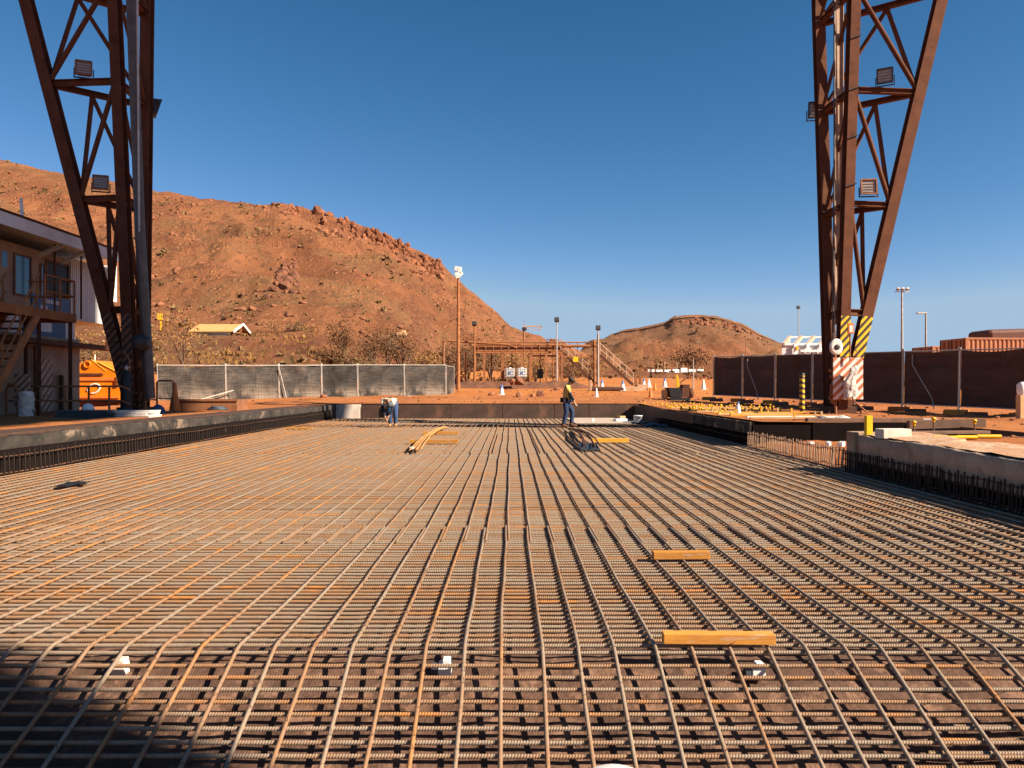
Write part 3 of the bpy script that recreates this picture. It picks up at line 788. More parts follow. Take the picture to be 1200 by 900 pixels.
def starters(name, label, x, y0, y1, z0, z1, sp, lean, railz, mt='starter'):
    t = thing(name, label, 'starter bars', (x, y0, 0))
    c = MB().tube([(0, 0, z0), (lean*.3, 0, z0+.02), (lean*.2, .004, (z0+z1)/2), (0, 0, z1)], .011, 6)
    me = c.mesh('starter_bar'); me.materials.append(M[mt])
    ysl = []; y = y0
    while y < y1: ysl.append(y+rnd(-.02, .02)); y += sp
    order = sorted(ysl)
    for y in order[:97]:
        o = bpy.data.objects.new('starter_bar', me); COL.objects.link(o); o.parent = t; o.location = (rnd(-.01, .01), y-y0, rnd(-.03, .02)); o.rotation_euler = (rnd(-.03, .03), rnd(-.03, .03), 0)
    if len(order) > 97:
        mb = MB()
        for y in order[97:]: mb.tube([(x, y, z0), (x, y, z1)], .011, 5)
        tag(obj('distant_starter_bars', mb, mt, t), kind='stuff')
    for z in railz:
        pts = [(x-.02*(1 if lean > 0 else -1)+.01*math.sin(k), y0-.1+(y1-y0+.2)*k/30, z+.012*math.sin(k*1.7)) for k in range(31)]
        obj('tie_bar', MB().tube(pts, .010, 6), 'starter' if mt != 'starter_pale' else mt, t)
    return t
solo('wall_shade_strip', MB().bx(XL+.012, XL+.032, 2, YE-1.0, -.5, .40), 'formply_black', 'black strip standing in for shade along the foot of the long shade-toned wall', 'shade strip')  # black strip stands in for the shade at this wall's foot
starters('starter_bars', 'row of rusty upright bars in front of the long shade-toned wall', XL+.12, 7.0, YE-1.2, -.1, .37, .13, .05, (.04, .30), 'starter_dark')
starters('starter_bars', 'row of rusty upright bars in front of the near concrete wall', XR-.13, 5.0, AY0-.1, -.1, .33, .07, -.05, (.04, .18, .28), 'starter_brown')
solo('wall_shade_strip', MB().bx(XR-.03, XR-.012, 2, AY0-.3, -.5, .17), 'formply_black', 'black strip standing in for shade along the foot of the near concrete wall', 'shade strip')  # dark strip added as painted shade behind the near bars
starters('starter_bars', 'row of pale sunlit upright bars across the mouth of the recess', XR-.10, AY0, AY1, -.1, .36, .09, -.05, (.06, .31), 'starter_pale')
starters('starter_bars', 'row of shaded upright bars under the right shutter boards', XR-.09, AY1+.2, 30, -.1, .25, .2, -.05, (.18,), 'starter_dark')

# bits lying in the recess
fm = [(-.60, 16.2, .10), (-.32, 16.0, .09), (-.20, 16.3, .11), (-.06, 16.0, .12), (.10, 16.3, .11)]
for k, (dx, y, s) in enumerate(fm):
    solo('foam_block', MB().box((6.95+dx, y, .20), (s*1.0, s*.8, s*.75), Matrix.Rotation(k*.7, 3, 'Z')), 'white_clean', 'small white foam block on the dirt in the recess', 'foam', 'foam blocks in the recess', .006)

# ------------------------------------------------------------------ trestle towers
def lerp(a, b, z):
    t = (z-a[2])/(b[2]-a[2]); return Vector(a)+(Vector(b)-Vector(a))*t
def tower(name, label, B, A, Cc, sx, stripe):
    """three-legged tapered trestle; B front inner leg, A rear inner leg, Cc outer raking leg: (foot, head)"""
    foot = (B[0]+Vector(A[0])+Vector(Cc[0]))/3
    t = thing(name, label, 'tower', (foot.x, foot.y, .5))
    for nm, L, wd, dp in (('leg', B, .30, .34), ('leg', A, .34, .32), ('leg', Cc, .34, .30)):
        mb = MB().hbeam(L[0], L[1], wd, dp, .03, (0, -1, 0)); o = obj(nm, mb, 'rust_tower', t, .004)
    zs = [3.75, 7.15, 10.7, 13.9, 17.2]
    pcs = []
    def NB(nm): pcs.append((nm, MB())); return pcs[-1][1]
    for k, z in enumerate(zs):
        b, a, c = (lerp(L[0], L[1], z) for L in (B, A, Cc))
        h = .17 if k else .2
        NB('strut').hbeam(b+Vector((sx*.13, 0, 0)), c-Vector((sx*.15, 0, 0)), h, h, .02, (0, 0, 1))
        if k: 
            NB('strut').hbeam(a+Vector((sx*.1, -.1, -.02)), c+Vector((-sx*.12, .12, -.02)), h, h, .02, (0, 0, 1))
        NB('strut').hbeam(b+Vector((0, .18, -.01)), a+Vector((0, -.17, -.01)), h, h, .02, (0, 0, 1))
        if k+1 < len(zs):
            z2 = zs[k+1]; b2, a2, c2 = (lerp(L[0], L[1], z2) for L in (B, A, Cc))
            NB('brace').tube([b2+Vector((sx*.1, -.02, -.1)), c+Vector((-sx*.1, -.02, .12))], .075, 8)
            m = a2*.42+c2*.58+Vector((0, .06, -.08))
            NB('brace').tube([m, c+Vector((-sx*.05, .1, .15))], .07, 8)
            NB('brace').tube([m, a+Vector((sx*.08, 0, .15))], .07, 8)
            mm = (b+a)/2+Vector((0, 0, .1))
            NB('brace').tube([b2+Vector((0, .12, -.1)), a+Vector((0, -.12, .12))], .06, 8)
    for nm, mb in pcs: obj(nm, mb, 'rust_tower', t)
    for L, wd, dp in ((B, .305, .345), (Cc, .345, .305)):
        p, q = lerp(L[0], L[1], 2.35 if sx > 0 else 1.15), lerp(L[0], L[1], 3.62)
        obj('warning_stripe', MB().bar(p, q, wd, .008, (0, -1, 0), (0, dp/2+.004)), stripe, t)
    fp = MB().box(foot+Vector((0, 0, -.06)), (1.3, 1.3, .12)).box(foot+Vector((0, 0, .1)), (.8, .9, .22))
    for dx in (-.5, .5):
        for dy in (-.5, .5): fp.lathe([(.03, 0), (.03, .09)], foot+Vector((dx, dy, 0)), 6)
    obj('base_plate', fp, 'rust_dark', t, .01)
    return t
rB = (Vector((10.36, 24.1, .58)), Vector((10.90, 24.0, 18.2)))
rA = (Vector((10.33, 24.75, .58)), Vector((10.72, 27.0, 18.2)))
rC = (Vector((10.52, 24.3, .58)), Vector((14.62, 24.15, 18.2)))
tR = tower('trestle_tower', 'sunlit rust red three-legged trestle tower with red and white board at its foot', rB, rA, rC, 1, 'stripe_yb')
lB = (Vector((-11.45, 23.3, .58)), Vector((-12.28, 23.4, 18.2)))
lA = (Vector((-11.55, 24.1, .58)), Vector((-12.38, 26.3, 18.2)))
lC = (Vector((-11.50, 23.5, .58)), Vector((-16.10, 23.5, 18.2)))
tL = tower('trestle_tower', 'shaded dark brown three-legged trestle tower beside the stair building', lB, lA, lC, -1, 'stripe_dull')
# fittings: right tower
bd = MB().bx(PX(976, 23.75), PX(1011, 23.75), 23.72, 23.76, PZ(468, 23.75), PZ(419, 23.75))
o = obj('striped_board', bd, 'stripe_rw', tR, .004)
tray = MB(); 
tray.bar((10.48, 24.55, 3.4), (10.74, 25.1, 18.0), .26, .03, (0, -1, 0)); tray.bar((10.36, 24.53, 3.4), (10.60, 25.08, 18.0), .02, .09, (0, -1, 0)); tray.bar((10.60, 24.53, 3.4), (10.88, 25.08, 18.0), .02, .09, (0, -1, 0))
o = obj('cable_tray', tray, 'tan_steel', tR)
cb = MB().tube([(10.72, 24.4, 1.2), (10.78, 24.5, 6), (10.84, 24.7, 12), (10.9, 24.9, 18)], .03, 6).tube([(10.25, 24.45, 1.0), (10.3, 24.5, 4), (10.38, 24.6, 9), (10.5, 24.9, 18)], .028, 6)
obj('cable', cb, 'grey_pipe', tR)
for z in (7.6, 9.1, 10.6, 12.2): 
    p = lerp(rB[0], rB[1], z); obj('cable_clip', MB().tube([p+Vector((-.16, -.2, .02)), p+Vector((.18, -.2, .14))], .02, 6), 'dark_metal', tR)
valve = MB()
for k in range(9):
    z = .9+k*.17; valve.tube([(10.02+rnd(-.12, .1), 23.9, z), (10.12+rnd(-.1, .12), 23.88, z+rnd(-.1, .16))], rnd(.035, .06), 8)
valve.tube([(10.12, 23.9, .55), (10.1, 23.9, 2.6)], .05, 8).bx(9.98, 10.12, 23.86, 23.98, .9, 1.5)
obj('valve_pipework', valve, 'rust', tR)
rl = MB().lathe([(.12, -.05), (.185, -.05), (.195, -.035), (.195, .035), (.185, .05), (.12, .05)], (PX(978.5, 23.7), 23.62, PZ(406.5, 23.7)), 22, 'y')
for vv in rl.v: vv.z = (vv.z-PZ(406, 23.7))*1.3+PZ(406, 23.7)
rr = obj('hose_reel', rl, 'white', tR); 
obj('reel_hub', MB().lathe([(.05, -.02), (.085, 0), (.085, .03)], (PX(979, 23.7), 23.56, PZ(407, 23.7)), 14, 'y'), 'dark_metal', rr)
pl_ = MB().tube([(10.2, 23.72, 1.75), (10.58, 23.6, .95), (10.95, 23.55, .62)], .028, 6)
solo('loose_pipe', pl_, 'rust', 'thin rusty pipe leaning against the foot of the sunlit tower', 'pipe')
wb = MB(); cx_, cz_ = PX(1000, 23.5), PZ(455, 23.5)
def wrap(u, v):
    a = u*2*math.pi; cu = Vector((math.cos(a)*1.4, math.sin(a)*1.4, v*3.2)); r = (.16+.03*math.sin(v*6+.5)+.06*noise.noise(cu*1.3)+.025*noise.noise(cu*3.1))*(1 if .04 < v < .93 else .55)
    return (cx_-.13+.20*v-.10*v*v+.05*math.sin(v*9)+r*math.cos(a)*1.1, 23.52+r*.55*math.sin(a), PZ(467, 23.5)+v*.98+.05*math.cos(a))
wb.grid(wrap, 22, 18, False); wb.f.append(list(range(22))[::-1]); wb.sm.append(False)
solo('plastic_wrap', wb, 'bag', 'crumpled white plastic wrap hanging on the red and white board', 'plastic wrap')
sp = thing('warning_sign', 'small orange sign box on a thin post at the sunlit tower', 'sign', (PX(996.5, 23.6), 23.6, .5))
xs_, zs_ = PX(996.5, 23.6), PZ(385, 23.6)
obj('post', MB().tube([(xs_, 23.62, 2.2), (xs_, 23.62, zs_)], .022, 6), 'rust', sp)
obj('sign_box', MB().box((xs_, 23.58, zs_), (.18, .06, .32)), 'orange_cone', sp, .008)
obj('sign_face', MB().box((xs_, 23.547, zs_-.01), (.10, .005, .20)), 'white', sp)
# fittings: left tower
pp = MB().tube([(PX(152, 22.9), 22.9, 14.2), (PX(150, 22.9)-.12, 22.9, 18)], .15, 14).tube([(PX(152, 22.9), 22.9, 14.2), (PX(164, 22.85), 22.85, 6), (PX(176, 22.8), 22.8, 1.06)], .15, 14)
obj('conduit', pp, 'grey_pipe', tL)
pc = MB().tube([(PX(164.5, 22.9), 22.7, 14), (PX(168, 22.9)-.02, 22.68, 6)], .03, 6)
obj('cable', pc, 'galv', tL)
fl_ = MB().lathe([(.10, -.2), (.24, -.2), (.26, -.15), (.26, .0), (.19, .02), (.19, .2), (.08, .2)], (PX(168, 22.6), 22.55, PZ(402, 22.6)), 18, 'x')
obj('hose_reel', fl_, 'dark_metal', tL)
for k in range(6):
    z = 1.1+.42*k; b, c = lerp(lB[0], lB[1], z), lerp(lC[0], lC[1], z); obj('rung', MB().tube([c+Vector((-.1, -.18, 0)), b+Vector((.62, -.28, .02))], .018, 6), 'rust_dark', tL)
pv = MB()
for k in range(8): pv.tube([(-11.1+rnd(-.15, .2), 23.0, .6+k*.2), (-11.0+rnd(-.2, .2), 22.98, .85+k*.2)], rnd(.03, .06), 8)
pv.tube([(-11.35, 22.9, .6), (-11.35, 22.9, 2.2), (-11.5, 22.9, 2.45), (-11.7, 22.9, 2.4)], .035, 8).tube([(-10.9, 22.95, .6), (-10.95, 22.95, 2.5)], .05, 8)
obj('valve_pipework', pv, 'rust', tL)
# unseen tower, high panel and near box, added only to cast shade
bt = thing('shade_caster', 'unseen clad tower and high panel added to shade the left bank', 'shade caster', (24, -10, 0))
obj('caster_tower', MB().bx(22, 26, -20, -9.9, 0, 46), 'cladding', bt)
obj('caster_panel', MB().bx(22, 22.5, -9.3, 10.4, 24.75, 46), 'cladding', bt)

ph = thing('near_shade_caster', 'unseen tall clad box added to shade the near mat corner', 'hut', (8, -6, .5))  # unseen box, added to shade the near left corner of the mat
obj('wall', MB().bx(6.4, 10, -12, -1.80, .3, 10.5), 'cladding', ph)
obj('roof', MB().bx(6.2, 10.0, -12.2, -1.82, 10.52, 10.7), 'fascia', ph)
# floodlights: housing, glass, bracket
def floodlight(label, p, face, up=.0, size=1.0, dark=False, mount=-1):
    t = thing('floodlight', label, 'floodlight', p, 'floodlights on the towers')
    hs = MB().prism([(-.20, -.16), (.20, -.16), (.16, .16), (-.16, .16)], 0, .01)
    h = MB(); s = size
    h.add([(-.21*s, 0, -.21*s), (.21*s, 0, -.21*s), (.21*s, 0, .21*s), (-.21*s, 0, .21*s), (-.15*s, .24*s, -.13*s), (.15*s, .24*s, -.13*s), (.15*s, .24*s, .15*s), (-.15*s, .24*s, .15*s)],
          [(3, 2, 6, 7), (0, 4, 5, 1), (0, 3, 7, 4), (1, 5, 6, 2), (4, 7, 6, 5), (0, 1, 2, 3)])
    for a, b, c, d in ((-.22, .22, .19, .225), (-.22, .22, -.225, -.19), (-.225, -.19, -.19, .19), (.19, .225, -.19, .19)): h.bx(a*s, b*s, -.05*s, -.002, c*s, d*s)
    gl = MB().bx(-.19*s, .19*s, -.018, -.006, -.19*s, .19*s)
    gr = MB()
    for k in range(5): gr.bx(-.19*s, .19*s, -.034, -.024, (-.16+.08*k)*s-.006, (-.16+.08*k)*s+.006)
    br = MB().bx(-.26*s, -.235*s, .02, .07, mount*.27*s, 0).bx(.235*s, .26*s, .02, .07, mount*.27*s, 0).bx(-.26*s, .26*s, .02, .07, mount*.27*s-.015, mount*.27*s+.015)
    me = []
    for nm, q, m in (('housing', h, 'dark_metal' if dark else 'rust'), ('glass', gl, 'glass_lamp'), ('guard', gr, 'rust'), ('bracket', br, 'dark_metal')):
        o = obj(nm, q, m); o.parent = t; me.append(o)
    t.rotation_euler = (up, 0, face); return t
floodlight('rusty floodlight on the upper strut of the shaded tower', P(98, 80, 23.3), .35, -.1, 1.05)
floodlight('rusty floodlight on the lower strut of the shaded tower', P(118, 214, 23.2), .3, -.08, 1.0)
floodlight('dark floodlight turned away at the back corner of the shaded tower', P(184, 127, 25.8), 2.1, .3, 1.2, True, -1)
floodlight('dark grey floodlight on the upper strut of the sunlit tower', P(1037, 89, 23.9), -.5, .1, 1.05, True)
floodlight('rusty floodlight on the lower strut of the sunlit tower', P(1018, 219, 23.9), -.1, -.1, 1.1)
floodlight('dark floodlight on the back corner of the sunlit tower', P(957, 129, 26.4), -.2, .1, 1.25, True)

# ------------------------------------------------------------------ mesh fences
def fence_panel(L, H, clothmat, seed, brace=False, side=-1):
    """panel along local +x from 0 to L, standing on z=0"""
    fr = MB(); r = .021
    S = side
    fr.tube([(0, 0, -.02), (0, 0, H+.10)], r, 8); fr.tube([(L, 0, -.02), (L, 0, H+.10)], r, 8)
    fr.tube([(0, 0, H), (L, 0, H)], r, 8); fr.tube([(0, 0, .12), (L, 0, .12)], r, 8)
    fr.box((0, 0, H+.03), (.07, .06, .09))
    wr = MB()
    k = .2
    while k < H-.05: wr.tube([(.02, .012*S, k), (L-.02, .012*S, k)], .003, 4, False); k += .22
    k = .15
    while k < L-.05: wr.tube([(k, .012*S, .12), (k, .012*S, H)], .003, 4, False); k += .16
    cl = MB().grid(lambda u, v: (.02+u*(L-.04), .028*-S+.11*math.sin(math.pi*u)*fb(u*2.4, v*1.6, seed)*(.6+.8*v)+.035*math.sin(math.pi*u)*abs(noise.noise(Vector((u*4+v*3, v*5-u*2, seed))))+.02*fb(u*9, v*3, seed+4), .10+v*(H-.10)-.045*math.sin(math.pi*u)*v*(1+math.sin(seed))), 26, 16)
    bc = None
    if brace: bc = MB().tube([(L*.80, .08*S, H*.93), (L*.79, .10*S, H*.76), (L*.30, .40*S, .36), (L*.26, .42*S, .02)], .018, 7).tube([(L*.26, .4*S, .12), (L*.9, .05*S, .16)], .012, 6)
    return fr, wr, cl, bc
def place_fence(pts, zb, H, cm, labels, group, braces, seed):
    for k in range(len(pts)-1):
        (x0, y0), (x1, y1) = pts[k], pts[k+1]; L = math.hypot(x1-x0, y1-y0); a = math.atan2(y1-y0, x1-x0)
        t = thing('mesh_fence', labels[k], 'fence panel', (0, 0, 0), group)
        fr, wr, cl, bc = fence_panel(L-.05, H, cm, seed+k*7, k in braces, 1 if cm == 'shade_dark' else -1)
        obj('frame', fr, 'galv', t); obj('wire_mesh', wr, 'dark_metal', t); obj('shade_cloth', cl, cm, t)
        if bc: obj('brace', bc, 'galv', t)
        za, zb_ = zb(k), zb(k+1)
        t.location = (x0, y0, za); t.rotation_euler = (0, -math.atan2(zb_-za, L), a)
def fblock(label, x, y, z, rz, group, m='timber', s=1):
    b = MB().prism([(-.36*s, -.06), (.36*s, -.06), (.33*s, .10), (-.33*s, .10)], -.12*s, .12*s)
    o = obj('ballast_block', b, m, None, .012); o.location = (x, y, z); o.rotation_euler = (0, 0, rz)
    return tag(o, label, 'fence foot', group)
# right: along a line that runs away from the camera
N = 7
rp = [(15.6-(15.6-9.95)*k/N, 23.3+(37.8-23.3)*k/N) for k in range(N+1)]
ordn = ['first', 'second', 'third', 'fourth', 'fifth', 'sixth', 'last']
lab = ['dark shade cloth fence panel cut by the picture edge', 'dark shade cloth fence panel with a bent brace under the red containers', 'dark shade cloth fence panel just clear of the sunlit tower', 'dark shade cloth fence panel directly behind the sunlit tower',
       'dark shade cloth fence panel behind the yellow banded bollard', 'dark shade cloth fence panel second from the far end', 'dark shade cloth fence panel at the far end by the barriers']
place_fence(rp, lambda k: .60+.32*k/N, 1.98, 'shade_dark', lab, 'dark fence panels on the right bank', (1, 5), 40)
place_fence([(16.35, 21.45), (15.62, 23.25)], lambda k: .5, 2.0, 'shade_dark', ['dark shade cloth fence panel continuing out of the picture'], 'dark fence panels on the right bank', (), 90)
for k, (x, y) in enumerate(rp[:-1]+[rp[-1]]):
    lb = ['orange fence foot at the picture edge', 'orange fence foot below the bent brace', 'orange fence foot between tower and containers', 'orange fence foot behind the sunlit tower', 'orange fence foot right of the banded bollard', 'orange fence foot left of the banded bollard', 'orange fence foot second from the far fence end', 'orange fence foot at the far fence end'][k]
    fblock(lb, x-.18, y-.2, .50+.32*k/N+.02, -1.2+.5, 'feet under the dark fence', 'timber' if k % 2 else 'orange_cone', 1.05)
    if k < N:
        fblock('dark weathered block pushed under the dark fence, '+['nearest the picture edge', 'below the red containers', 'beside the sunlit tower', 'behind the sunlit tower', 'by the banded bollard', 'past the bollard', 'near the far end'][k], x-.95, y+.85, .52+.32*k/N, -.9, 'blocks under the dark fence', 'timber_brown', .9)
# left: nearly square to the view
lpx = [185, 265.5, 328, 378, 420, 474.5, 523]
lp = []
for px in lpx:
    # meet of the bearing with the fence line (-18.1,39.4)-(-4.04,49.8)
    s = (px-598)/F; dx, dy = 14.06, 10.4; tt = (s*39.4+18.1)/(dx-s*dy); lp.append((-18.1+dx*tt, 39.4+dy*tt))
lab = ['wrinkled grey shade cloth fence panel nearest the shaded tower', 'grey shade cloth fence panel with pale dust and a leaning prop', 'grey shade cloth fence panel third from the shaded tower', 'grey shade cloth fence panel with a pale dust patch low down', 'grey shade cloth fence panel with see-through mesh behind the bending worker', 'grey shade cloth fence panel at the end by the tall light pole']
place_fence(lp, lambda k: .49+.32*k/6, 2.06, 'shade_grey', lab, 'grey fence panels across the back', (), 140)
place_fence([lp[-1], (lp[-1][0]+.35, lp[-1][1]+2.2)], lambda k: .81, 2.0, 'shade_grey', ['grey fence panel turned edge-on at the end of the back fence'], 'grey fence panels across the back', (), 170)
pr = thing('fence_prop', 'two thin pale props leaning on the second grey fence panel', 'prop', (lp[1][0], lp[1][1], .5))
obj('pole', MB().tube([(lp[1][0]-1.6, lp[1][1]-1.6, .55), (lp[1][0]+.4, lp[1][1]-.1, 1.25)], .03, 6), 'galv', pr)
obj('pole', MB().tube([(lp[1][0]+2.35, lp[1][1]+1.6, 2.5), (lp[1][0]+2.75, lp[1][1]+1.85, .55)], .03, 6), 'galv', pr)
for k, (x, y) in enumerate(lp):
    fblock(['orange fence foot under the fence end by the shaded tower', 'orange fence foot second from the shaded tower', 'orange fence foot third from the shaded tower', 'orange fence foot at the middle of the grey fence', 'orange fence foot behind the bending worker', 'orange fence foot right of the bending worker', 'orange fence foot at the grey fence end'][k], x+.1, y-.15, .49+.32*k/6+.02, .3, 'feet under the grey fence', 'timber_yellow', .85)
# ------------------------------------------------------------------ stair building on the left bank
random.seed(9)
bX = -15.0
b = thing('site_office', 'two-storey grey clad office with rusty stair and blue boards', 'office building', (bX, 22, .58))
obj('lower_wall', MB().bx(bX-4, bX, 15, 26.75, .4, 3.05), 'cladding_tan', b)
obj('lower_wall', MB().bx(bX-4, bX-.25, 15, 26.9, 3.05, 3.8), 'cladding', b)
o = obj('blue_panel', MB().bx(bX-.249, bX-.23, 24.0, 26.3, 3.06, 3.70), 'blue_board', b)
obj('notice', MB().bx(bX-.229, bX-.222, 24.75, 25.5, 3.22, 3.52), 'fascia', o); obj('notice', MB().bx(bX-.229, bX-.222, 24.15, 24.5, 3.20, 3.5), 'fascia', o)
sk_ = obj('canopy_beam', MB().bx(bX-.02, bX+.5, 15, 28.35, 2.74, 2.90).box((bX+.25, 28.3, 2.92), (.3, .12, .3)), 'rust_dark', b, .01)
obj('upper_wall', MB().bx(bX-4, bX-.02, 15, 26.2, 3.82, 5.75), 'cladding_tan', b)
# ribbed end bay
pf = []
y = 26.2; k = 0
while y < 28.05:
    pf += [(bX+.02, y), (bX+.02, y+.055), (bX+.055, y+.07), (bX+.055, y+.10)]; y += .115; k += 1
pf = pf+[(bX-4, y), (bX-4, 26.2)]
obj('ribbed_bay', MB().prism(pf, 3.72, 5.80, 'z'), 'cladding', b)
obj('end_panel', MB().bx(bX-3.9, bX+.03, 28.15, 28.95, 3.72, 5.85), 'cladding', b)
obj('white_flashing', MB().bx(bX-3.0, bX-.1, 28.96, 29.05, 4.7, 6.0).bx(bX+.0, bX+.12, 28.7, 29.05, 4.62, 5.98), 'white', b)
rf = obj('roof', MB().prism([(bX-4.2, 6.05), (bX+1.05, 6.16), (bX+1.05, 6.24), (bX-4.2, 6.13)], 14.5, 28.45), 'fascia', b)
obj('fascia', MB().bx(bX+1.051, bX+1.10, 14.5, 28.45, 5.86, 6.20), 'fascia', rf)
obj('roof_trim', MB().bx(bX+1.0, bX+1.12, 14.5, 28.45, 6.245, 6.285), 'rust_dark', rf)
obj('vent_post', MB().tube([(bX+.4, 23.0, 6.2), (bX+.35, 23.0, 7.05)], .045, 8), 'white', rf)
# openings on the upper wall: door, windows, dark bay
def opening(nm, y0, y1, z0, z1, m, fm='timber_brown'):
    f = MB()
    for a in ((y0-.05, y0, z0-.05, z1+.05), (y1, y1+.05, z0-.05, z1+.05), (y0, y1, z1, z1+.05), (y0, y1, z0-.05, z0)): f.bx(bX-.018, bX+.03, *a)
    o = obj('window_frame' if nm == 'window' else nm, f, fm, b)
    obj('pane', MB().bx(bX-.018, bX-.006, y0, y1, z0, z1), m, o); return o
d = obj('door', MB().bx(bX-.018, bX+.02, 22.05, 22.95, 3.85, 5.70), 'cladding_tan', b, .004)
obj('door_window', MB().bx(bX+.021, bX+.027, 22.62, 22.86, 4.95, 5.42), 'window', d)
obj('door_handle', MB().bx(bX+.021, bX+.06, 22.12, 22.2, 4.7, 4.76), 'galv', d)
opening('window', 23.25, 24.0, 4.25, 5.42, 'window'); opening('window', 24.55, 24.72, 4.15, 5.3, 'window')
opening('window', 24.85, 26.05, 4.45, 5.5, 'glass_dark')
bb = obj('sign_board', MB().bx(bX-.018, bX+.025, 24.05, 26.1, 3.84, 4.35), 'blue_board', b)
# weathered, unreadable pale lettering on the board
tx = MB(); y = 24.75
for wd in (.10, .08, .10, .06, .10, .09): tx.bx(bX+.026, bX+.028, y, y+wd, 4.12, 4.24); y += wd+.045
y = 24.5
for wd in (.08, .1, .07): tx.bx(bX+.026, bX+.028, y, y+wd, 3.92, 4.02); y += wd+.05
obj('faded_lettering', tx, 'cladding', bb)
# awning stays
for y in (24.15, 25.4): obj('awning_stay', MB().bar((bX+1.0, y, 5.92), (bX+.15, y+.02, 5.52), .05, .12, (0, 0, 1)), 'cladding', b)
for y in (24.45, 25.95): obj('awning_post', MB().tube([(bX+.5, y, 3.7), (bX+.5, y, 5.95)], .03, 6), 'rust_dark', b)
# deck, posts, railing, stair
dX = -13.25
dk = MB().bx(bX+.03, dX, 15, 23.45, 3.56, 3.62); dk.bx(dX-.06, dX, 15, 23.45, 3.36, 3.56).bx(bX+.03, dX-.062, 23.39, 23.45, 3.36, 3.56)
deck = obj('deck', dk, 'rust_bright', b, .006)
for x, y in ((dX-.1, 23.3), (dX-.1, 21.75), (bX+.3, 23.3)): obj('deck_post', MB().hbeam((x, y, .5), (x, y, 3.36), .08, .08, .015, (0, -1, 0)), 'rust_dark', b)
rl = MB()
for z in (4.15, 4.62): rl.tube([(dX-.03, 21.9, z), (dX-.03, 23.4, z), (bX+.3, 23.42, z)], .028, 8)
for y in (21.9, 22.65, 23.4): rl.tube([(dX-.03, y, 3.62), (dX-.03, y, 4.62)], .03, 8)
for y in (17, 18.2, 19.5): rl.tube([(bX+.9, y, 3.62), (bX+.9, y, 4.62)], .026, 8)
rl.tube([(bX+.9, 16, 4.62), (bX+.9, 21, 4.62), (bX+.9, 21.05, 4.4), (bX+.9, 21.0, 4.15), (bX+.9, 16, 4.15)], .026, 8)
rl.tube([(bX+.9, 21, 3.62), (bX+.9, 21, 4.62)], .026, 8)
obj('railing', rl, 'rust_bright', deck)
s = MB(); tp, bt_ = Vector((dX-.02, 21.65, 3.55)), Vector((dX-.02, 19.2, .55))
st = obj('stair', s.bar(tp, bt_, .06, .24, (1, 0, 0), (0, 0)) if False else s.bar(tp, bt_, .24, .06, (1, 0, 0)).bar(tp+Vector((-.95, 0, 0)), bt_+Vector((-.95, 0, 0)), .24, .06, (1, 0, 0)), 'rust_bright', b)
for k in range(14):
    p = tp.lerp(bt_, (k+.5)/14); obj('tread', MB().bx(p.x-.92, p.x-.03, p.y-.13, p.y+.13, p.z-.02, p.z+.02), 'rust_dark', st)
hr = MB()
for dx in (0, -.95):
    o_ = Vector((dx, 0, 0))
    for h in (.5, 1.0): hr.tube([tp+o_+Vector((0, 0, h+.05)), bt_+o_+Vector((0, 0, h))], .024, 8)
    for k in (.05, .35, .65, .95): p = tp.lerp(bt_, k)+o_; hr.tube([p, p+Vector((0, 0, 1.0))], .024, 8)
obj('handrail', hr, 'rust_bright', st)
lw = MB(); 
o = obj('striped_door', MB().bx(bX+.001, bX+.03, 24.3, 25.1, .62, 2.3), 'stripe_dim_y', b)
obj('wall_pipe', MB().tube([(bX+.08, 24.1, .6), (bX+.08, 24.1, 2.7)], .04, 8).tube([(bX+.1, 25.5, .6), (bX+.1, 25.5, 1.8)], .07, 8), 'rust_dark', b)
# bank edge strip
struct('path', MB().grid(lambda u, v: (-10.4+u*2.15, 3+v*32, .585+.012*fb(u*7, v*60, 4)+.03*(1-u)), 10, 140), 'dirt')
kb = MB().bx(XL-1.0, XL-.26, 4, YE, .50, .63)
solo('edge_beam', kb, 'edge_dark', 'long dusty brown edge beam lying along the top of the left pit wall', 'beam', bevel=.02)
# low guard rail on the left bank
gr = thing('guard_rail', 'low rusty pipe guard rail across the bank in front of the stair building', 'guard rail', (-13.6, 21.3, .58))
y = 21.3; q = MB()
for z in (1.02, 1.42): q.tube([(-13.9, y, z), (PX(143, y), y, z), (PX(147, y), y+.25, z-.1)], .026, 8)
obj('rail', q, 'rust', gr)
for px in (47, 77, 104, 128): obj('post', MB().tube([(PX(px, y), y, .5), (PX(px, y), y, 1.42)], .03, 8), 'rust', gr)
g2 = thing('hoop_rail', 'single rusty loop-shaped hoop rail at the foot of the stair', 'hoop rail', (PX(14, 20.6), 20.6, .55))
x0 = PX(14, 20.6); obj('hoop', MB().tube([(x0-.16, 20.6, .5), (x0-.16, 20.6, 1.3), (x0-.08, 20.6, 1.48), (x0+.08, 20.6, 1.48), (x0+.16, 20.6, 1.3), (x0+.16, 20.6, .5)], .03, 8), 'rust', g2)
g3 = thing('hoop_rail', 'squared rusty hoop rail standing beside the rusty trough', 'hoop rail', (PX(192, 24), 24, .55))
xa, xb = PX(184, 24), PX(203, 24); obj('hoop', MB().tube([(xa, 24, .5), (xa, 24, 1.55), (xa+.05, 24, 1.6), (xb-.05, 24, 1.6), (xb, 24, 1.55), (xb, 24, .5)], .03, 8).tube([(xa, 24, 1.05), (xb, 24, 1.05)], .02, 6), 'rust', g3)
sb = thing('striped_stand', 'dull striped barrier board standing by the stair foot', 'barrier', (PX(26, 20.9), 20.9, .58))
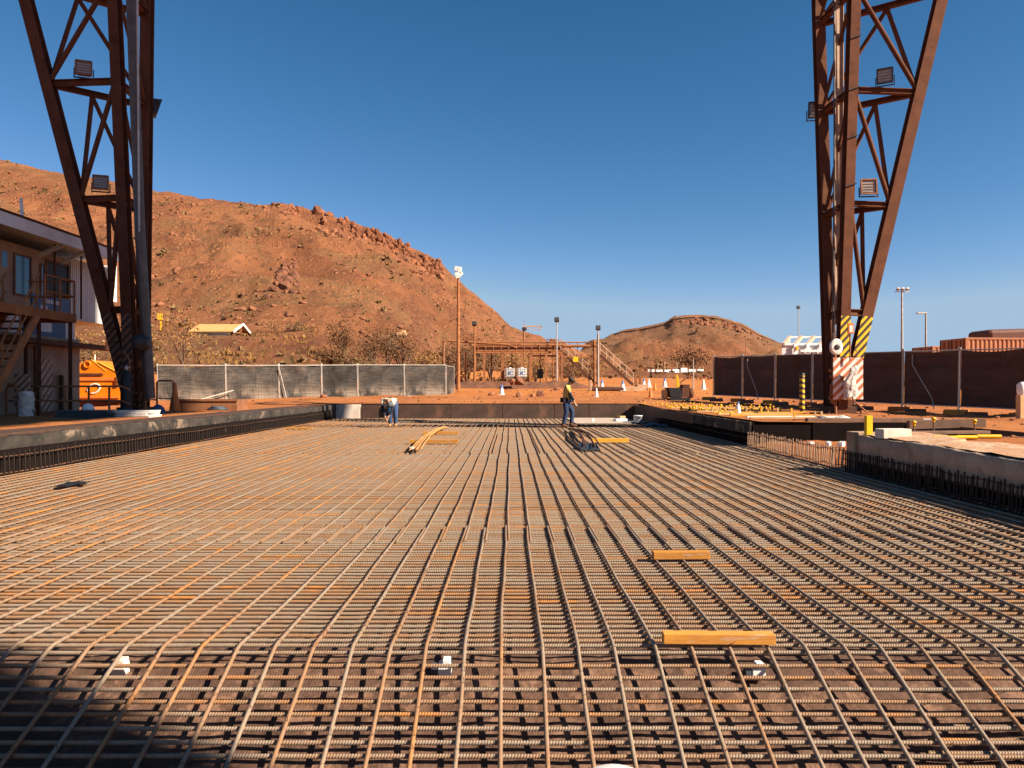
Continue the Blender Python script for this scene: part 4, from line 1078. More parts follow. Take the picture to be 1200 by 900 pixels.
obj('board', MB().box((PX(26, 20.9), 20.9, 1.28), (.42, .04, .95)), 'stripe_dim', sb, .006); obj('post', MB().bx(PX(26, 20.9)-.03, PX(26, 20.9)+.03, 20.93, 20.98, .5, 1.3), 'rust_dark', sb)
rbg = MB().grid(lambda u, v: (PX(31, 20.4)+(.19+.05*fb(u*5, v*6, 2))*math.cos(u*6.283)*(.4 if v > .97 else 1), 20.4+(.17+.05*fb(u*5, v*6, 8))*math.sin(u*6.283), .57+v*.72), 20, 16)
rbg.f.append([len(rbg.v)-21+k for k in range(20)]); rbg.sm.append(False)
solo('rubbish_bag', rbg, 'bag', 'tall crumpled clear rubbish bag at the foot of the stair', 'rubbish bag')
dm = MB().grid(lambda u, v: (PX(103, 20.8)+.17*math.cos(u*6.283)*math.cos(v*1.57), 20.8+.15*math.sin(u*6.283)*math.cos(v*1.57), .78+.18*math.sin(v*1.57)), 16, 8)
solo('white_bundle', dm, 'white_clean', 'small rounded white bundle on top of the dark sheet stack', 'bundle')
ss = MB()
for k in range(6): ss.box(((PX(78, 20.2)+PX(128, 20.2))/2+rnd(-.05, .05), 20.3, .60+.035*k), (1.35, .8, .028), Matrix.Rotation(rnd(-.04, .04), 3, 'Z'))
solo('sheet_stack', ss, 'sheet_dark', 'low stack of dark slate blue sheets on the left bank', 'sheet stack', bevel=.004)
ss = MB()
for k in range(5): ss.box(((PX(130, 20.5)+PX(178, 20.5))/2+rnd(-.06, .06), 20.6, .60+.04*k), (1.15, .7, .03), Matrix.Rotation(rnd(-.06, .06), 3, 'Z'))
solo('sheet_stack', ss, 'white', 'low stack of pale dusty sheets beside the shaded tower foot', 'sheet stack', bevel=.004)
gc = thing('gas_cylinder', 'tall black cylinder standing at the foot of the shaded tower', 'cylinder', (PX(148, 22.4), 22.4, .56))
x = PX(148, 22.4); obj('body', MB().lathe([(.05, .56), (.15, .58), (.16, .7), (.155, 1.55), (.13, 1.75), (.06, 1.87), (.045, 1.9)], (x, 22.4, 0), 16), 'black', gc)
obj('valve', MB().lathe([(.04, 1.9), (.05, 1.94), (.05, 2.0), (.02, 2.03)], (x, 22.4, 0), 10).box((x+.05, 22.38, 1.97), (.12, .05, .05)), 'galv', gc)
# trough, cone and crates beyond the tower
tt = thing('steel_trough', 'long rusty open steel trough on the left bank', 'trough', (PX(240, 26), 26, .57))
xa, xb = PX(205, 26), PX(279, 26)
obj('body', MB().bx(xa, xb, 25.9, 25.94, .58, .98).bx(xa, xb, 26.9, 26.94, .58, .98).bx(xa, xa+.04, 25.94, 26.9, .58, .98).bx(xb-.04, xb, 25.94, 26.9, .58, .98).bx(xa+.04, xb-.04, 25.94, 26.9, .58, .62), 'orange_cone' if False else 'rust', tt, .006)
obj('rim', MB().bx(xa-.03, xb+.03, 25.86, 25.898, .93, 1.0), 'rust', tt)
def cone(nm, label, p, h, m, m2=None, group=None, base=True, rr=.30):
    t = thing(nm, label, 'cone', p, group); p = Vector(p)
    pr = [(rr*.86*h, .03), (rr*.15*h+.01, h*.97), (rr*.10*h, h)]
    obj('cone_body', MB().lathe(pr, p, 14), m, t)
    if base: obj('base', MB().box(p+Vector((0, 0, .015)), (rr*2.2*h, rr*2.2*h, .03)), m, t, .008)
    if m2:
        a = .70; r0 = rr*.86*h*(1-a)+(rr*.15*h+.01)*a
        obj('cap', MB().lathe([(r0+.012, h*a), (rr*.15*h+.018, h*.985), (rr*.1*h, h*1.005)], p, 14), m2, t)
    return t
cone('traffic_cone', 'tall faded orange cone at the end of the rusty trough', (PX(205, 25.6), 25.6, .58), .98, 'orange_cone', None, None, True, .22)
solo('tarp_bundle', MB().grid(lambda u, v: (PX(185, 23.2)+(.22+.06*fb(u*4, v*4, 3))*math.cos(u*6.283)*math.cos(v*1.5), 23.2+.2*math.sin(u*6.283)*math.cos(v*1.5), .56+.32*math.sin(v*1.5)), 18, 9), 'blue_board', 'dark blue bundle on the bank edge by the square hoop rail', 'bundle')
solo('hose_pile', MB().tube([(PX(255, 25)+.35*math.cos(k*.5)*(1-.01*k), 25+.22*math.sin(k*.5), .66+.002*k) for k in range(60)], .022, 6), 'sheet_dark', 'small coil of bluish hose lying in front of the rusty trough', 'hose')

# orange plant behind the guard rail
om = thing('orange_plant', 'large orange steel hopper machine with a white painted loop', 'machine', (PX(118, 31), 31, .6))
def om_(u): return PX(u, 31)
pol = [(om_(84), PZ(470, 31)), (om_(142), PZ(470, 31)), (om_(143), PZ(440, 31)), (om_(137), PZ(435, 31)), (om_(107), PZ(422, 31)), (om_(84), PZ(429, 31))]
obj('body', MB().prism(pol, 31, 33.4), 'orange', om, .03)
obj('rib', MB().bx(om_(84), om_(121), 30.93, 30.998, PZ(440, 31), PZ(437.5, 31)), 'rust_dark', om)
obj('rib', MB().bx(om_(84), om_(142), 30.95, 30.998, PZ(446, 31), PZ(442, 31)).bx(om_(84), om_(140), 30.95, 30.998, PZ(466.5, 31), PZ(464.5, 31)), 'orange_cone', om)
lp_ = [(om_(110)+.25*math.cos(a)*(1+.1*math.sin(2*a)), 30.985, PZ(455.5, 31)+.19*math.sin(a+.2)) for a in [k*.3-1.9 for k in range(19)]]
obj('painted_loop', MB().tube(lp_, .032, 6), 'white', om)
obj('lifting_eye', MB().tube([(om_(103)+.13*math.cos(k*.6), 30.95, PZ(427, 31)+.13*math.sin(k*.6)) for k in range(11)], .03, 6), 'orange', om)
obj('mast', MB().tube([(om_(106.5), 31.3, PZ(423, 31)), (om_(106.5), 31.3, PZ(415, 31))], .025, 6), 'white', om)
ed = MB().tube([(om_(107), 31.0, PZ(422, 31)+.02), (om_(124), 31.0, PZ(435, 31))], .02, 6).tube([(om_(115), 31.0, PZ(425, 31)+.02), (om_(138), 31.0, PZ(436.5, 31))], .03, 6)
obj('edge_trim', ed, 'timber_yellow', om)
obj('fitting', MB().box((om_(139.5), 30.95, PZ(444, 31)), (.14, .1, .2)).box((om_(139), 30.95, PZ(450, 31)), (.12, .1, .1)), 'rust', om)
obj('skid', MB().bx(om_(86), om_(141), 31.2, 31.4, .5, PZ(470, 31)).bx(om_(86), om_(141), 33, 33.2, .5, PZ(470, 31)), 'rust_dark', om)

# ------------------------------------------------------------------ things lying on the mat
def timber(label, x0, x1, y, z, m, w_=.075, h=.07, rz=0, name='timber_block', group=None):
    mb = MB().box((0, 0, 0), (x1-x0, w_, h)); o = obj(name, mb, m, None, .004)
    o.location = ((x0+x1)/2, y, z+h/2); o.rotation_euler = (0, 0, rz); return tag(o, label, 'timber', group)
ZT = .0135
timber('longer orange timber block lying across the nearest mat bars', PX(779, 4.03), PX(910, 4.03), 4.03+.05, ZT, 'timber', .066, .055, -.028)
timber('shorter orange and white timber block on the mat farther from the camera', PX(766, 6.05), PX(833, 6.05), 6.1, ZT, 'timber', .075, .06, .03)
timber('front orange timber bearer under the left bundle of bent bars', PX(480, 18.9), PX(537, 18.9), 18.9, ZT, 'timber', .1, .09)
timber('back orange timber bearer under the left bundle of bent bars', PX(496, 22.6), PX(537, 22.6), 22.6, ZT, 'timber', .1, .09)
timber('bright yellow timber piece beside the right bundle of bars', PX(694, 19.2), PX(737, 19.2), 19.2, ZT, 'timber_yellow', .1, .10)
timber('flat orange timber on the mat near the far left wall', PX(336, 25.5), PX(366, 25.5), 25.5, ZT, 'timber', .15, .05)
def bundle(label, pts, n, spread, m='rebar', rb=.015):
    t = thing('bar_bundle', label, 'bar bundle', tuple(pts[0]))
    for k in range(n):
        ox, oz, oy = rnd(-spread, spread), rnd(0, .05), rnd(-.25, .25)
        q = [Vector(p)+Vector((ox*(1-.5*i/(len(pts)-1)), oy, oz+.02)) for i, p in enumerate(pts)]
        obj('bent_bar', MB().tube(q, rb, 6), m, t)
    return t
bundle('left bundle of bent rusty bars arched over two timber bearers', [(PX(492, 16.2), 16.2, .03), (PX(497, 17.5), 17.5, .08), (PX(503, 18.9), 18.9, .13), (PX(510, 20.5), 20.5, .15), (PX(516, 22.4), 22.4, .13), (PX(524, 25), 25, .05)], 11, .24, 'ochre', .017)
bundle('right bundle of dark bars piled beside the yellow timber', [(PX(694, 17), 17, .05), (PX(690, 18.5), 18.5, .12), (PX(684, 20), 20, .17), (PX(676, 22.5), 22.5, .10), (PX(670, 24.5), 24.5, .04)], 9, .2, 'rust_dark')
solo('steel_plate', MB().box((PX(690, 17.2), 17.2, .05), (.42, .9, .03), Matrix.Rotation(.1, 3, 'X')), 'dark_metal', 'small dark plate lying under the right bundle of bars', 'plate')
solo('white_tag', MB().box((PX(483, 16.4), 16.4, .09), (.10, .06, .05)), 'white_clean', 'small white block at the front end of the left bar bundle', 'block')
# concrete spacer blocks under the near bars
for k, (px, y, lb) in enumerate(((139, 4.0, 'pale spacer block under the mat in the shaded corner'), (521, 4.0, 'white spacer block under the mat left of the picture centre'), (889, 3.97, 'white spacer block under the mat below the long timber block'))):
    t = thing('spacer_block', lb, 'spacer', (PX(px, y), y, -.1), 'spacer blocks under the mat')
    c = Vector((PX(px, y), y+.02, zmat(y)-.070))
    obj('block', MB().box(c, (.068, .06, .06)).box(c+Vector((0.01, .0, .038)), (.04, .06, .03)), 'white_clean' if k else 'concrete_pale', t, .004)
    obj('clip', MB().box(c+Vector((-.055, -.005, .0)), (.03, .05, .05)), 'sheet_dark', t, .003)
# bucket lid at the bottom edge
c = Vector((PX(722, 3.12), 3.12, -.372))
t = thing('bucket', 'white bucket rim peeking up at the bottom edge under the bars', 'bucket', tuple(c))
obj('shell', MB().lathe([(.10, 0), (.12, .13), (.126, .13), (.126, .15), (.118, .155), (.06, .16)], c, 24), 'white_clean', t)
# dark patch on the mat, modelled as a small black sheet
rg_ = MB().grid(lambda u, v: (PX(85, 10.7)+(u-.5)*.34*(1-.9*abs(v-.5)), 10.4+v*.6, .03+.03*abs(fb(u*4, v*5, 3))), 12, 12)
solo('black_patch', rg_, 'black', 'black patch lying on the mat near the long left wall', 'rag')
# grey plates and rubbish at the far end
solo('plate_sheet', MB().bx(PX(672, 30.5), PX(735, 30.5), 29.4, 34.8, .015, .03), 'sheet_grey', 'dusty grey sheet covering the mat by the walking worker', 'sheet')
bk = thing('bucket', 'white bucket standing at the far right corner of the mat', 'bucket', (PX(747.5, 29.9), 29.9, .02))
c = Vector((PX(747.5, 29.9), 29.9, .02)); obj('shell', MB().lathe([(.14, 0), (.17, .26), (.18, .26), (.18, .29), (.16, .29)], c, 16), 'white_clean', bk)
obj('handle', MB().tube([(c.x-.18, c.y, .28), (c.x-.1, c.y-.16, .2), (c.x+.1, c.y-.16, .2), (c.x+.18, c.y, .28)], .008, 5), 'dark_metal', bk)
for k, (px, y, lb, m, sz) in enumerate(((695, 31, 'tiny white cup on the grey sheet', 'white_clean', (.09, .09, .12)), (727, 31.2, 'white rag pile in the far corner of the mat', 'white_clean', (.5, .3, .10)), (728, 31.6, 'brown box behind the white rag pile', 'timber_raw', (.3, .2, .2)), (737, 30.2, 'pale flat scrap beside the white bucket', 'white', (.35, .4, .03)))):
    solo('litter_'+('cup', 'rag', 'box', 'scrap')[k], MB().box((PX(px, y), y, .03+sz[2]/2), sz, Matrix.Rotation(k*.3, 3, 'Z')), m, lb, 'litter', bevel=.02 if k == 1 else .005)
nt = MB()
for k in range(16): nt.rock((PX(757+rnd(-8, 10), 29)+0, 28.2+rnd(-1.6, 2.2), .05), rnd(.06, .17), .6)
tag(obj('debris', nt, 'sheet_dark'), 'dark blue plastic debris heaped in the shaded far right corner', 'debris', None, 'stuff')

# ------------------------------------------------------------------ right bank
by = thing('bollard', 'yellow and black banded bollard in front of the dark fence', 'bollard', (PX(940, 26), 26, .5))
obj('post', MB().lathe([(.085, .45), (.085, 1.78), (.07, 1.82)], (PX(940, 26), 26, 0), 14), 'post_yb', by)
obj('cap', MB().lathe([(.09, 1.80), (.09, 1.86), (.05, 1.89)], (PX(940, 26), 26, 0), 14), 'dark_metal', by)
solo('yellow_post', MB().bx(5.78, 5.88, 12.46, 12.55, .5, .92), 'yellow', 'square bright yellow post beside the concrete end block', 'post', bevel=.006)
yp = [(1094, 1120, 514.5), (1121, 1144, 514), (1145, 1172, 513)]
for k, (a, b_, py) in enumerate(yp):
    y = (EYE-.60)*F/(py-455); solo('yellow_pipe', MB().tube([(PX(a, y), y, .62), (PX(b_, y), y-.02, .62)], .032, 8), 'yellow', ['yellow pipe length on the dirt nearest the end block', 'middle yellow pipe length on the dirt behind the near wall', 'yellow pipe length on the dirt nearest the picture edge'][k], 'pipe', 'yellow pipes on the bank')
def capped(label, p, h, group, r=.012, capr=.035):
    t = thing('capped_bar', label, 'capped bar', p, group); p = Vector(p)
    obj('bar', MB().tube([p-Vector((0, 0, .1)), p+Vector((0, 0, h))], r, 6), 'starter', t)
    obj('cap', MB().lathe([(capr*.6, h-.05), (capr*.7, h), (capr, h+.005), (capr, h+.03), (capr*.5, h+.045)], p, 8), 'yellow', t)
    return t
for k, (px, lb) in enumerate(((1071, 'yellow capped bar nearest the end block'), (1094, 'tallest yellow capped bar by the brown beam'), (1142, 'yellow capped bar at the right end of the brown beam'))):
    capped(lb, (PX(px, 14.9), 14.9, .52), (.17, .24, .20)[k], 'capped bars behind the near wall', .014, .045)
solo('brown_beam', MB().box(((PX(1068, 16)+PX(1156, 16))/2, 16.1, .62), (1.6, .12, .18), Matrix.Rotation(-.03, 3, 'Y')), 'timber_brown', 'dark brown beam lying on the dirt behind the yellow pipes', 'beam', bevel=.006)
solo('brown_beam', MB().box((8.5, AY1+.35, .60), (2.8, .16, .10), Matrix.Rotation(.02, 3, 'Z')), 'timber_brown', 'dark beam lying along the back of the recess', 'beam', bevel=.006)
solo('timber_plank', MB().box((7.55, 13.35, .60), (1.6, .18, .05), Matrix.Rotation(.12, 3, 'Z')), 'timber_brown', 'dusty plank lying behind the concrete end block', 'plank', bevel=.004)
pk = MB().box((10.9, 20.3, .57), (3.6, .06, .05), Matrix.Rotation(-.05, 3, 'Z'))
solo('grey_pipe', MB().tube([(7.4, 20.5, .55), (9.2, 19.9, .56), (10.9, 19.6, .56)], .035, 8), 'galv', 'thin grey pipe lying on the dirt before the sunlit tower', 'pipe')
# capped bars and battens beyond the right shutter boards
bar0 = capped('yellow capped starter bar in the dense cluster on the right bank', (6.3, 28, .58), .10, 'capped bars on the right bank', .011, .042)
first = True
random.seed(21)
for r in range(9):
    for c_ in range(22):
        y = 20.2+r*1.75+rnd(-.25, .25); x = XR+.35+c_*.24+rnd(-.05, .05)
        lim = 1.1+(.35*(y-20) if y < 31 else 3.9-(y-31)*.25)
        if x-XR > lim or random.random() < .12: continue
        if y < 25 and random.random() < .55: continue
        p = (x, y, .57+rnd(-.06, .03))
        if first: bar0.location = p; first = False
        else: dup(bar0, p, rnd(0, 3))
bat = [(30.5, .5, 3.2, .02, 'timber_yellow'), (29.0, .4, 3.4, -.03, 'timber_raw'), (27.4, .35, 3.0, .03, 'timber_yellow'), (26.0, .4, 2.6, -.02, 'timber_raw'), (24.8, .3, 3.1, .02, 'timber_raw'), (23.4, .5, 2.7, -.03, 'timber_yellow'), (22.1, .25, 2.2, .05, 'timber_raw'), (21.0, .3, 2.6, .0, 'timber_yellow'), (19.9, .4, 2.4, .06, 'white'), (19.2, .3, 1.9, -.04, 'timber_raw')]
bl_ = ['yellow batten lying farthest back among the capped bars', 'pale batten second from the back among the capped bars', 'yellow batten behind the middle shutter board', 'pale batten level with the middle shutter board', 'pale batten beside the white bottle', 'yellow batten level with the dusty shutter board', 'short pale batten with pegs near the recess', 'yellow batten lying before the banded bollard', 'white batten nearest the recess on the right bank', 'short pale batten right behind the recess shutter']
for k, (y, a, L, rz, m) in enumerate(bat):
    timber(bl_[k], XR+a, XR+a+L, y, .60, m, .10, .05, rz, 'timber_batten')
    pg = MB()
for k in range(12):
    y = rnd(19, 25); solo('timber_peg', MB().box((XR+rnd(.5, 3.4), y, .66), (.05, .04, .22)), 'timber_yellow' if k % 2 else 'timber_raw', 'small timber peg standing among the battens on the right bank', 'peg', 'timber pegs on the right bank')
wbt = thing('bottle', 'white spray bottle standing among the battens', 'bottle', (PX(865, 22.4), 22.4, .6))
obj('body', MB().lathe([(.07, 0), (.075, .02), (.075, .2), (.03, .27), (.03, .32)], (PX(865, 22.4), 22.4, .6), 12), 'white_clean', wbt)
obj('cap', MB().lathe([(.035, .32), (.035, .37)], (PX(865, 22.4), 22.4, .6), 10), 'blue_plastic', wbt)
for k, (x, y, s) in enumerate(((8.2, 18.9, .16), (8.5, 19.3, .1), (7.7, 19.0, .12))):
    solo('rag_lump', MB().rock((x, y, .6), s), 'white' if k == 0 else 'sheet_dark', ['pale crumpled rag behind the recess', 'small dark scrap by the pale rag', 'dark scrap behind the recess shutter'][k], 'rag')
# dark machine in the yard with yellow lever arm
Ym = 40.0
pm = thing('pump_unit', 'small dark machine with a raised yellow lever arm', 'machine', (PX(800, Ym), Ym, .75))
z0 = .78
obj('body', MB().prism([(PX(783.5, Ym), z0+.62), (PX(797, Ym), z0+.60), (PX(799, Ym), z0+.1), (PX(786, Ym), z0+.1)], Ym, Ym+1.1), 'black', pm, .02)
obj('engine', MB().bx(PX(799, Ym), PX(808, Ym), Ym+.05, Ym+1, z0+.12, z0+.60).bx(PX(801, Ym), PX(809, Ym), Ym+.1, Ym+.9, z0+.60, z0+.78), 'rust_dark', pm, .02)
obj('fender', MB().lathe([(.12, -.12), (.26, -.12), (.28, 0), (.26, .12), (.12, .12)], (PX(811, Ym), Ym+.4, z0+.34), 16, 'x'), 'rust_dark', pm)
obj('skid', MB().bx(PX(786, Ym), PX(809, Ym), Ym-.02, Ym+.12, z0-.1, z0+.10), 'black', pm)
obj('lever_arm', MB().bar(P(795, 455, Ym+.5), P(794, 447, Ym+.5), .12, .1).bar(P(794.2, 448, Ym+.5), P(793.2, 439, Ym+.5), .1, .09), 'yellow', pm)
obj('hydraulic_arm', MB().bar(P(797, 449, Ym+.5), P(802.5, 444, Ym+.5), .08, .08).bar(P(802.5, 444, Ym+.5), P(803, 441, Ym+.5), .07, .07), 'rust', pm)
obj('side_panel', MB().bx(PX(779.5, Ym), PX(783, Ym), Ym+.2, Ym+1, z0+.05, z0+.52), 'timber_raw', pm, .03)
# right edge: half-seen post with white head
ep = thing('marker_post', 'white-topped timber post half seen at the picture edge', 'post', (PX(1199.5, 21), 21.0, .5))
obj('post', MB().bx(PX(1196, 21), PX(1204, 21), 21, 21.2, .4, PZ(463, 21)), 'timber_raw', ep); obj('head', MB().lathe([(.10, 0), (.12, .1), (.12, .28), (.05, .36)], (PX(1200, 21), 21.1, PZ(463, 21)), 12), 'white', ep)
# ------------------------------------------------------------------ yard: gantry walkway, poles, cones, sheds
random.seed(31)
def GZ(x, y): return Hpx(598+x*F/y, y) if y > 44 else zgn(x, y)
Yg = 64.0
gw = thing('pipe_walkway', 'rusty raised pipe and conveyor walkway on steel legs with two stairs', 'walkway', (PX(620, Yg), Yg, 1.4))
def g_(px, py, dy=0): return P(px, py, Yg+dy)
zb_ = 1.15
for px in (545.5, 556.5, 567.5, 589, 612, 622, 640, 654, 658.5):
    for dy in (0, 2.6):
        if dy and px in (556.5, 622): continue
        q = g_(px, 412, dy); obj('leg', MB().hbeam((q.x, q.y, zb_), (q.x, q.y, q.z), .26 if px in (557, 589, 622) else .17, .2, .03), 'rust_bright', gw)
for px, h in ((701, 392), (696.5, 398)):
    q = g_(px, h); obj('leg', MB().tube([(q.x, q.y, zb_), q], .09, 8), 'rust_bright', gw)
dk_ = MB().bar(g_(556, 413), g_(658, 413), .25, .12, (0, 0, 1)).bar(g_(556, 413, 2.6), g_(658, 413, 2.6), .25, .12, (0, 0, 1))
dk_.bx(g_(556, 0).x, g_(658, 0).x, Yg, Yg+2.6, PZ(411.5, Yg), PZ(410, Yg)); dk_.bar(g_(655, 418), g_(702, 418), .15, .12, (0, 0, 1)).bar(g_(655, 418, 2), g_(702, 418, 2), .15, .12, (0, 0, 1))
obj('deck_beam', dk_, 'rust_bright', gw)
tr_ = MB()
for z, dy in ((403, 1.2), (406.5, .9), (408.5, 2.2)): tr_.tube([g_(558, z, dy), g_(657, z, dy)], .10, 8)
for px in range(562, 656, 12): tr_.tube([g_(px, 413, 1.5), g_(px+9, 405, 1.5)], .05, 6)
tr_.bx(g_(556, 0).x, g_(658, 0).x, Yg+.3, Yg+.36, PZ(410.5, Yg), PZ(405, Yg))
obj('side_plate', tr_, 'rust', gw)
rl = MB()
for z in (401.2, 404.5): rl.tube([g_(556, z), g_(700, z)], .06, 6)
for px in range(560, 702, 9): rl.tube([g_(px, 412), g_(px, 401)], .04, 6)
rl.tube([g_(526, 399.5), g_(596, 404), g_(606, 408)], .09, 8).tube([g_(610, 404.5, .5), g_(660, 404.5, .5)], .11, 8).tube([g_(660, 405.5), g_(701, 405.5)], .12, 8).tube([g_(640, 398, 1), g_(655, 398, 1)], .06, 6)
obj('railing', rl, 'rust_bright', gw)
cy = MB().tube([g_(519.5, 450), g_(520, 400)], .09, 8).box(g_(519.5, 400), (.3, .3, .1)).tube([g_(522, 399.5), g_(556, 400)], .05, 6)
obj('pipe_post', cy, 'rust', gw)
bk_ = MB()
for px in (576, 600, 633, 648): bk_.tube([g_(px, 452, 2), g_(px, 414, 2)], .05, 6)
for a, b_ in ((620, 640), (640, 654)): bk_.tube([g_(a, 417, .2), g_(b_, 417, .2)], .08, 6).tube([g_(a, 417), g_(a, 452)], .05, 6)
obj('down_pipe', bk_, 'rust_bright', gw)
obj('cabinet', MB().box(g_(633, 438, 1), (.5, .3, .8)), 'dark_metal', gw)
obj('yellow_sign', MB().box(g_(674.5, 421, -.25), (.42, .05, .42), Matrix.Rotation(.1, 3, 'Y')), 'yellow', gw)
for (x0, y0, x1, y1) in ((657, 411, 699, 450), (703, 416, 742, 451)):
    s_ = MB()
    for dy in (0, .9): s_.bar(g_(x0, y0, dy), g_(x1, y1, dy), .22, .07, (0, -1, 0))
    so_ = obj('stair', s_, 'rust_dark', gw)
    t_ = MB(); h_ = MB()
    for k in range(15): p = g_(x0, y0).lerp(g_(x1, y1), (k+.5)/15); t_.bx(p.x-.14, p.x+.14, p.y+.04, p.y+.86, p.z-.02, p.z+.02)
    obj('tread', t_, 'rust_bright', so_)
    for dy in (0, .9):
        for h in (.5, 1.0): h_.tube([g_(x0, y0, dy)+Vector((0, 0, h)), g_(x1, y1, dy)+Vector((0, 0, h))], .035, 6)
        for k in range(6): p = g_(x0, y0, dy).lerp(g_(x1, y1, dy), k/5); h_.tube([p, p+Vector((0, 0, 1))], .035, 6)
    obj('handrail', h_, 'tan_steel', so_)
zl = GZ(PX(720, 56.5), 56.5)
pl2 = MB().box((PX(720, 56.5), 56.5, zl+.12), (PX(744, 56.5)-PX(693, 56.5), 1.3, .32)).bx(PX(690, 55.8), PX(693.4, 55.8), 55.6, 55.9, zl-.2, zl+.75).bx(PX(744, 57)+.05, PX(757, 57), 56.2, 57.4, zl-.1, zl+.42)
solo('stair_landing', pl2, 'mortar', 'low pale landing slab at the foot of the walkway stairs', 'landing', bevel=.03)
solo('drain_pipe', MB().tube([(PX(694, 55), 55.2, zl+.08), (PX(731, 55), 55.0, zl+.06)], .2, 14), 'rust_dark', 'fat dark pipe lying in front of the pale landing slab', 'pipe')
for k, px in enumerate((743, 748)): solo('stub_post', MB().bx(g_(px, 0).x-.09, g_(px, 0).x+.09, Yg-1, Yg-.8, 1.1, PZ(441.5, Yg)), 'rust', ['left of two stub posts at the stair foot', 'right of two stub posts at the stair foot'][k], 'post')
# intermediate bulk containers
for k, (px, lb) in enumerate(((597.5, 'white caged liquid tote on the left under the walkway'), (611.5, 'white caged liquid tote on the right under the walkway'))):
    t = thing('liquid_tote', lb, 'tote', (g_(px, 0).x, Yg-.6, 1.2)); c = Vector((g_(px, 0).x, Yg-.6, 0)); z0, z1 = PZ(442.5, Yg), PZ(431.5, Yg)
    obj('tank', MB().bx(c.x-.37, c.x+.37, Yg-.78, Yg-.1, z0+.05, z1-.02).lathe([(.12, z1-.02), (.12, z1+.05)], c+Vector((0, .2, 0)), 12), 'white_clean', t, .05)
    cg = MB()
    for j in range(6): cg.tube([(c.x-.4+.16*j, Yg-.81, z0), (c.x-.4+.16*j, Yg-.81, z1)], .012, 5)
    for j in range(4): cg.tube([(c.x-.4, Yg-.81, z0+.05+j*(z1-z0-.1)/3), (c.x+.4, Yg-.81, z0+.05+j*(z1-z0-.1)/3)], .012, 5)
    obj('cage', cg, 'galv', t); obj('pallet', MB().bx(c.x-.4, c.x+.4, Yg-.83, Yg-.05, z0-.1, z0), 'timber_brown', t)
    obj('label_plate', MB().box((c.x, Yg-.83, (z0+z1)/2), (.16, .01, .16)), 'blue_plastic', t)
# spoil banks
def mound(label, x0, x1, y, h, seed, m='dirtpile', d=3.5):
    z0 = GZ((x0+x1)/2, y)-.15
    mb = MB().grid(lambda u, v: (x0+u*(x1-x0), y-d/2+v*d, z0+h*(math.sin(math.pi*v)**.8)*min(1, min(u, 1-u)*9)*(.8+.35*fb(u*(x1-x0)*.6, v*2, seed))+.12*fb(u*(x1-x0)*1.6, v*4, seed+2)*math.sin(math.pi*v)), 90, 14)
    solo('spoil_bank', mb, m, label, 'dirt bank')
mound('long low bank of dark spoil in front of the walkway legs', g_(524, 0).x, g_(692, 0).x, Yg-2.6, .75, 5)
mound('low dirt heap beyond the grey fence end', PX(505, 66), PX(545, 66), 68, .7, 8)
random.seed(77)
for k, (px, Y, r, lb) in enumerate(((609, 46, .28, 'pointed pale rock alone in the yard'), (633, 47, .3, 'dark brown clod in the middle of the yard'), (624.5, 46.6, .16, 'small clod beside the dark brown clod'), (576, 48, .22, 'pale rubble lump left of the pointed rock'), (600, 58.6, .35, 'dark rock on the spoil bank under the totes'), (607, 59.2, .5, 'black lump on the spoil bank right of the dark rock'))):
    x = PX(px, Y); mb = MB().rock((x, Y, GZ(x, Y)+r*.4+(.4 if k > 3 else 0)), r, 1.0); solo('boulder', mb, 'rock' if k not in (1, 5) else 'dirtpile', lb, 'rock')
# witches' hats
wc = [(588, 49.5, .74, 'white cone with blue tip alone left of the walkway totes'), (730, 55, .8, 'white cone with blue tip at the stair foot'), (754.5, 62, .78, 'white cone with blue tip right of the stub posts'), (760.5, 62, .78, 'white cone close beside the cone right of the stub posts'), (779, 62, .85, 'white cone with blue tip left of the dark machine'), (824.5, 58, .85, 'white cone standing by the dark fence end'), (705.5, 57.5, .85, 'white cone between the two walkway stairs')]
for k, (px, Y, h, lb) in enumerate(wc): x = PX(px, Y); cone('traffic_cone', lb, (x, Y, GZ(x, Y)), h*.9, 'white', 'blue_plastic' if k not in (3, 5) else None, 'white cones in the yard')
oc = [(762.5, 44, .62, 'orange cone nearest the dark machine'), (767.5, 56, .6, 'pale orange cone behind the nearest orange cone'), (699, 45, .55, 'short white cone in front of the landing slab')]
for k, (px, Y, h, lb) in enumerate(oc): x = PX(px, Y); cone('traffic_cone', lb, (x, Y, GZ(x, Y)), h, 'orange_cone' if k < 2 else 'white', None, 'small cones in the yard', True, .24)
for k in range(7):
    px = 763+k*9.6; Y = 148; x = PX(px, Y); z = GZ(x, Y)
    t = thing('water_barrier', 'white plastic barrier in the far row, number-less and low' if False else ('white barrier at the left end of the far barrier row', 'second white barrier of the far row', 'third white barrier of the far row', 'middle white barrier of the far row', 'white barrier right of the middle of the far row', 'white barrier next to the right end of the far row', 'white barrier at the right end of the far barrier row')[k], 'barrier', (x, Y, z), 'far barrier row')
    obj('shell', MB().prism([(-.45, 0), (.45, 0), (.3, .35), (.22, .95), (-.22, .95), (-.3, .35)], x-.72, x+.72, 'x') if False else MB().add([(x-.62, Y-.35, z), (x+.62, Y-.35, z), (x+.62, Y+.35, z), (x-.62, Y+.35, z), (x-.62, Y-.15, z+.95), (x+.62, Y-.15, z+.95), (x+.62, Y+.15, z+.95), (x-.62, Y+.15, z+.95)], [(3, 2, 1, 0), (4, 5, 6, 7), (0, 1, 5, 4), (1, 2, 6, 5), (2, 3, 7, 6), (3, 0, 4, 7)]), 'white_clean', t, .04)
    obj('skirt', MB().bx(x-.6, x+.6, Y-.37, Y-.352, z+.05, z+.25), 'orange_cone' if k % 2 else 'white', t)
